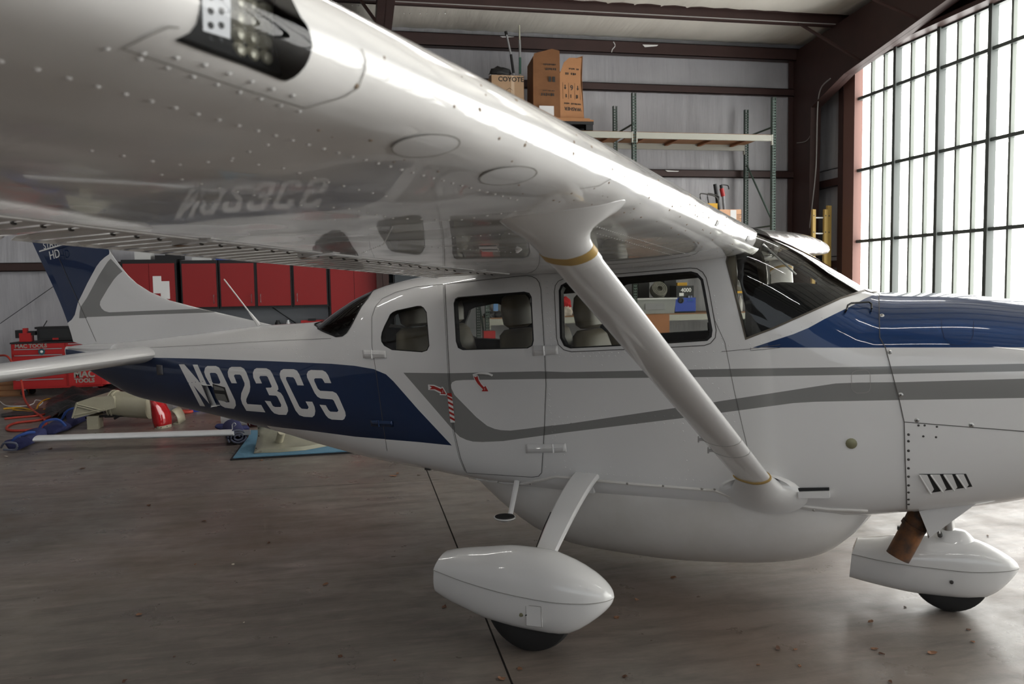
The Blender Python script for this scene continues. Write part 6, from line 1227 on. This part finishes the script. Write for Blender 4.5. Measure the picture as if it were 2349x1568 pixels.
# silver wing strut resting on rolled pads
s0, s1 = at(85, 1006, Z=.13), at(540, 992, Z=.13); ax = (s1-s0).normalized(); sd = Vector((-ax.y, ax.x, 0))
bm = bmesh.new(); loft(bm, [[tuple(p+sd*.095*math.cos(t)+Vector((0, 0, 1))*.036*math.sin(t)*(1 if math.sin(t) > 0 else .8)) for t in [k*2*math.pi/20 for k in range(20)]] for p in (s0, s0*.5+s1*.5, s1)]); bar = setp(obj('loose_wing_strut', bm, mat('silver_painted_metal', srgb(214, 216, 218), .3, coat=.3), sm=50), 'long silver grey strut lying across rolled blue pads', 'strut')
e = thing('strut_end', None, None); e.parent = bar; bpy.data.objects.remove(e)
bm = bmesh.new(); box(bm, 0, .16, -.02, .02, -.025, .025, Matrix.Translation(s1) @ ax.to_track_quat('X', 'Z').to_matrix().to_4x4()); obj('strut_lug', bm, alu, bar, bev=.008)
bm = bmesh.new(); tube(bm, [s1+Vector((-.03, 0, .03)), s1+Vector((-.03, 0, .09))], .006, 6); tube(bm, smoothpts([s1+Vector((-.03, 0, .09)), s1+Vector((-.01, 0, .11)), s1+Vector((.01, 0, .09)), s1+Vector((-.01, 0, .07))], 4), .005, 6); obj('lifting_eye', bm, alu, bar)
def spiral(name, label, c, rz, L, r, m, rim, squash=.8):
    t = thing(name, label, 'pad', c, rz); pts = []
    for k in range(70): a = k/69*2*math.pi*2.6; rr = r*(.18+.82*k/69); pts.append((rr*math.cos(a), rr*math.sin(a)*squash))
    th = r*.10
    def off(P, d):
        out = []
        for i, p in enumerate(P): q_ = Vector(P[min(i+1, len(P)-1)])-Vector(P[max(i-1, 0)]); q_.normalize(); out.append((p[0]-q_.y*d, p[1]+q_.x*d))
        return out
    A, B_ = off(pts, th), off(pts, -th); lp = A+B_[::-1]; bm = bmesh.new(); loft(bm, [[(x, y0, z+r*squash+.004) for x, z in lp] for y0 in (0, L)]); obj('rolled_pad', bm, m, t, sm=60)
    bm = bmesh.new(); tube(bm, [(x, -.006, z+r*squash+.004) for x, z in pts], th*1.0, 6); obj('pad_edge', bm, mat('grey_pad_fabric', srgb(96, 100, 116), .9), t)
    for y0 in (L*.12, L*.85): bm = bmesh.new(); loft(bm, [[(x*1.02, y, z*1.02+r*squash+.004) for x, z in A[-36:]] for y in (y0, y0+.03)], cap=False, closed=False); obj('pad_binding', bm, rim, t)
    return t
q0 = at(546, 1020, Z=0); spiral('rolled_pad', 'tightly rolled navy moving pad under the right end of the silver strut', (q0.x, q0.y, 0), math.radians(12), .75, .105, navy, navyt)
def pillow(name, label, path, r, m, seed, flat=.55):
    random.seed(seed); pts = smoothpts([at(x, y, Z=0)+Vector((0, 0, h)) for x, y, h in path], 5); n = len(pts); bm = bmesh.new(); rings = []
    for i, p in enumerate(pts):
        u = i/(n-1); rr = r*(.75+.3*math.sin(u*9+seed)+.1*math.sin(u*23))*(.85 if 0 < i < n-1 else .45); d, a, b_ = frame(pts[min(i+1, n-1)]-pts[max(i-1, 0)])
        rings.append([p+a*math.cos(t)*rr*(1+.12*math.sin(3*t+u*7))+Vector((0, 0, 1))*(math.sin(t)*rr*flat*(1+.2*math.sin(2*t+u*11))+rr*flat) for t in [k*2*math.pi/22 for k in range(22)]])
    loft(bm, rings); return setp(obj(name, bm, m, sm=70), label, 'pad')
pd = pillow('moving_pad', 'folded navy pad under the left end of the silver strut', [(38, 1033, 0), (62, 1020, 0), (85, 1010, 0), (108, 1006, 0)], .15, navy, 2)
bm = bmesh.new(); p = at(58, 1025, Z=0); tube(bm, smoothpts([p+Vector((-.10, -.13, .02)), p+Vector((-.04, -.15, .13)), p+Vector((.06, -.08, .17)), p+Vector((.08, .05, .15))], 4), .016, 6); obj('pad_binding', bm, navyt, pd)
bm = bmesh.new(); p = at(36, 1034, Z=0); tube(bm, smoothpts([p+Vector((-.13, -.02, .05)), p+Vector((-.06, -.10, .11)), p+Vector((.05, -.11, .10)), p+Vector((.03, -.08, .03)), p+Vector((-.1, -.04, .03))], 4), .012, 6); obj('pad_edge', bm, mat('grey_pad_fabric', None), pd)
pd = pillow('moving_pad', 'crumpled navy pad lying behind the left end of the silver strut', [(118, 998, 0), (135, 990, 0), (155, 983, .0), (172, 972, 0), (186, 962, 0)], .14, navy, 6)
for px in ((120, 997), (172, 968)): bm = bmesh.new(); p = at(*px, Z=0); tube(bm, smoothpts([p+Vector((-.14, -.08, .03)), p+Vector((-.05, -.1, .17)), p+Vector((.08, -.05, .19)), p+Vector((.15, 0, .1))], 4), .016, 6); obj('pad_binding', bm, navyt, pd)
pillow('moving_pad', 'dark navy pad bundled behind the right end of the silver strut', [(505, 985, 0), (520, 987, 0), (548, 988, 0), (570, 985, 0)], .11, blk2 if False else navy, 9)
# white and dark red painted part behind
a, b_ = at(505, 978, Y=5.6), at(590, 985, Y=5.6); wp = thing('wheel_pant', 'white and dark red painted fairing lying behind the strut', 'aircraft part', (a.x+.1, 5.7, 0)); bm = bmesh.new()
loft(bm, [sell(x, 0, .13, w, .13*h_, .12, 2.2, 18) for x, w, h_ in ((-.10, .04, .3), (-.02, .12, .9), (.10, .16, 1.05), (.22, .17, 1.0))]); obj('white_nose', bm, whitef, wp); bm = bmesh.new(); loft(bm, [sell(x, 0, .13, w, .13*h_, .12, 2.2, 18) for x, w, h_ in ((.22, .17, 1.0), (.45, .15, .85), (.75, .10, .6), (.95, .04, .3))]); obj('red_tail', bm, mat('dark_red_paint', srgb(110, 12, 22), .2, coat=.5), wp)
bm = bmesh.new(); loft(bm, [sell(x, 0, .13, .172, .132, .12, 2.2, 18) for x in (.24, .25)]); obj('pin_stripe', bm, whited, wp)
# blue mat with beige fairing on it
P = [at(528, 1056, Z=0), at(1000, 1028, Z=0), at(980, 985, Z=0), at(570, 990, Z=0), at(565, 1006, Z=0)]
mt = thing('floor_mat', 'light blue felt mat with a black edge under the airplane tail', 'mat', tuple(P[0])); ml = Vector(mt.location)
bm = bmesh.new(); prism(bm, [p-ml+Vector((0, 0, .001)) for p in P], (0, 0, .014)); obj('rubber_backing', bm, blackr, mt)
c_ = sum(P, Vector())/5; bm = bmesh.new(); prism(bm, [(p+(c_-p)*.03)-ml+Vector((0, 0, .016)) for p in P], (0, 0, .008)); obj('felt_top', bm, mat('light_blue_felt', srgb(92, 134, 158), .95, noise=(8, .5, srgb(70, 108, 132)), bump=(60, .5, .004)), mt)
ff = thing('metal_fairing', 'beige curved metal fairing lying open on the blue mat', 'aircraft part', tuple(at(590, 1036, Z=.03))); fl_ = Vector(ff.location)
A = [(582, 1039, 590, 976), (600, 1037, 605, 972), (640, 1036, 630, 965), (700, 1031, 680, 960), (760, 1020, 740, 955), (830, 1008, 800, 950)]; rings = []
for x0, y0, x1, y1 in A:
    a = at(x0, y0, Z=.03); b_ = at(x1, y1, Y=a.y+.45); rings.append([tuple(a-fl_+(b_-a)*t+Vector((0, .18*math.sin(math.pi*t), -.06*math.sin(math.pi*t)*0))) for t in [k/8 for k in range(9)]])
bm = bmesh.new(); loft(bm, rings, cap=False, closed=False); o = obj('curved_skin', bm, mat('bare_beige_metal', srgb(170, 168, 152), .3, .3, noise=(4, .5, srgb(120, 120, 108))), ff, sm=60); md = o.modifiers.new('thickness', 'SOLIDIFY'); md.thickness = .006
bm = bmesh.new(); loft(bm, [[Vector(r[0])+Vector((0, -.002, -.004)), Vector(r[0])+Vector((0, -.002, .035)), Vector(r[0])+Vector((0, .015, .035)), Vector(r[0])+Vector((0, .015, -.004))] for r in rings[1:]]); obj('bottom_flange', bm, beige, ff)
bm = bmesh.new(); q_ = Vector(rings[2][2]); tube(bm, [q_+Vector((0, .0, 0)), q_+Vector((.04, -.1, .12))], .04, 12); obj('tube_stub', bm, beige, ff)
for k in range(3): p = Vector(rings[0][k*3+1])+Vector((.012, -.006, 0)); bm = bmesh.new(); lathe(bm, [(.001, .003), (.007, .002)], Matrix.Translation(p) @ Matrix.Rotation(math.pi/2, 4, 'X'), 8); obj('fastener_hole', bm, blackr, ff)
# dry leaves and crumbs on the floor
leafm = mat('dry_leaf', srgb(128, 92, 68), .8); leafd = mat('dark_dry_leaf', srgb(84, 56, 40), .8); crumb = mat('pale_crumb', srgb(190, 180, 165), .8)
LF = [(318, 1411, 'L', 13), (342, 1160, 'D', 9), (470, 1196, 'D', 10), (747, 1340, 'L', 12), (904, 1092, 'L', 12), (912, 1086, 'L', 8), (617, 1245, 'D', 7), (1545, 1325, 'L', 10), (1997, 1427, 'L', 15), (2022, 1500, 'D', 9), (2006, 1488, 'L', 12), (2137, 1498, 'L', 16), (2220, 1445, 'D', 9), (1785, 1489, 'D', 14), (1826, 1490, 'L', 7), (2231, 1472, 'L', 7), (1192, 1535, 'L', 12), (1150, 1556, 'L', 16), (1020, 1392, 'D', 12), (1432, 1553, 'D', 12), (1415, 1417, 'L', 13), (1460, 1376, 'L', 10), (190, 1075, 'D', 9), (15, 1047, 'C', 7), (285, 1562, 'D', 9), (780, 1506, 'D', 10), (1740, 1525, 'L', 7), (1835, 1528, 'L', 8), (2042, 1565, 'D', 12), (2180, 1207, 'L', 8), (2266, 1229, 'D', 6), (116, 1030, 'D', 9), (600, 1056, 'L', 6), (449, 1294, 'L', 6), (535, 1294, 'C', 6), (960, 1090, 'D', 6), (2075, 1392, 'D', 6), (400, 1506, 'D', 5), (560, 1428, 'C', 5), (905, 1515, 'L', 6)]
where = lambda x, y: ('left' if x < 600 else 'middle' if x < 1450 else 'right')+(' far' if y < 1150 else ' foreground' if y > 1400 else '')
for i, (x, y, k, s) in enumerate(LF):
    p = at(x, y, Z=0); random.seed(i+50); dist = (p-Vector(CAM)).length; r = s/1827*dist*.5; bm = bmesh.new(); n = 7; ring = []
    for j in range(n): a = 2*math.pi*j/n+random.uniform(-.3, .3); q_ = r*random.uniform(.5, 1.25); ring.append(bm.verts.new((q_*math.cos(a)*1.4, q_*math.sin(a), .002+random.uniform(0, .5)*r)))
    c_ = bm.verts.new((0, 0, .002+r*.15))
    for j in range(n): bm.faces.new((c_, ring[j], ring[(j+1) % n]))
    nm = {'L': 'dry_leaf', 'D': 'dark_leaf_scrap', 'C': 'pale_crumb'}[k]; o = obj(nm, bm, {'L': leafm, 'D': leafd, 'C': crumb}[k], sm=0); o.location = (p.x, p.y, 0); o.rotation_euler = (0, 0, random.uniform(0, 6))
    md = o.modifiers.new('thickness', 'SOLIDIFY'); md.thickness = .0012
    lm = min(((1215, 1470, 'the near main wheel'), (2180, 1380, 'the nose wheel'), (1600, 1300, 'the belly pod'), (650, 1050, 'the blue mat'), (250, 1250, 'the bare floor at the left'), (1650, 1520, 'the bare floor in the foreground'), (480, 1500, 'the dark floor at bottom left'), (90, 1030, 'the folded navy pad')), key=lambda q: (q[0]-x)**2+(2*(q[1]-y))**2)
    dx, dy = x-lm[0], y-lm[1]; side_ = ('left part of ' if dx < 0 else 'right part of ') if 'floor' in lm[2] else (('just ' if abs(dx) < 160 else 'well ')+('left of ' if dx < 0 else 'right of ')); dep = ', nearer the camera' if dy > 25 else ', farther back' if dy < -25 else ''
    setp(o, {'L': 'small tan leaf scrap, ', 'D': 'dark brown leaf scrap, ', 'C': 'tiny pale crumb, '}[k]+side_+lm[2]+dep, 'leaf' if k != 'C' else 'crumb', {'L': 'tan leaf scraps on the floor', 'D': 'dark leaf scraps on the floor', 'C': 'pale crumbs on the floor'}[k])

# rags on the tan box
lump('black_bag', 'crumpled black bag sticking out of the tan box on the top shelf', 'bag', (1.19, 9.95, 5.44), (.20, .12, .11), blk2, 41); setp(boxo('paper_sheet', .98, 1.30, 9.85, 10.0, 5.441, 5.455, whited), 'white paper sheet lying on the rim of the tan box', 'paper')
bpy.context.view_layer.update()
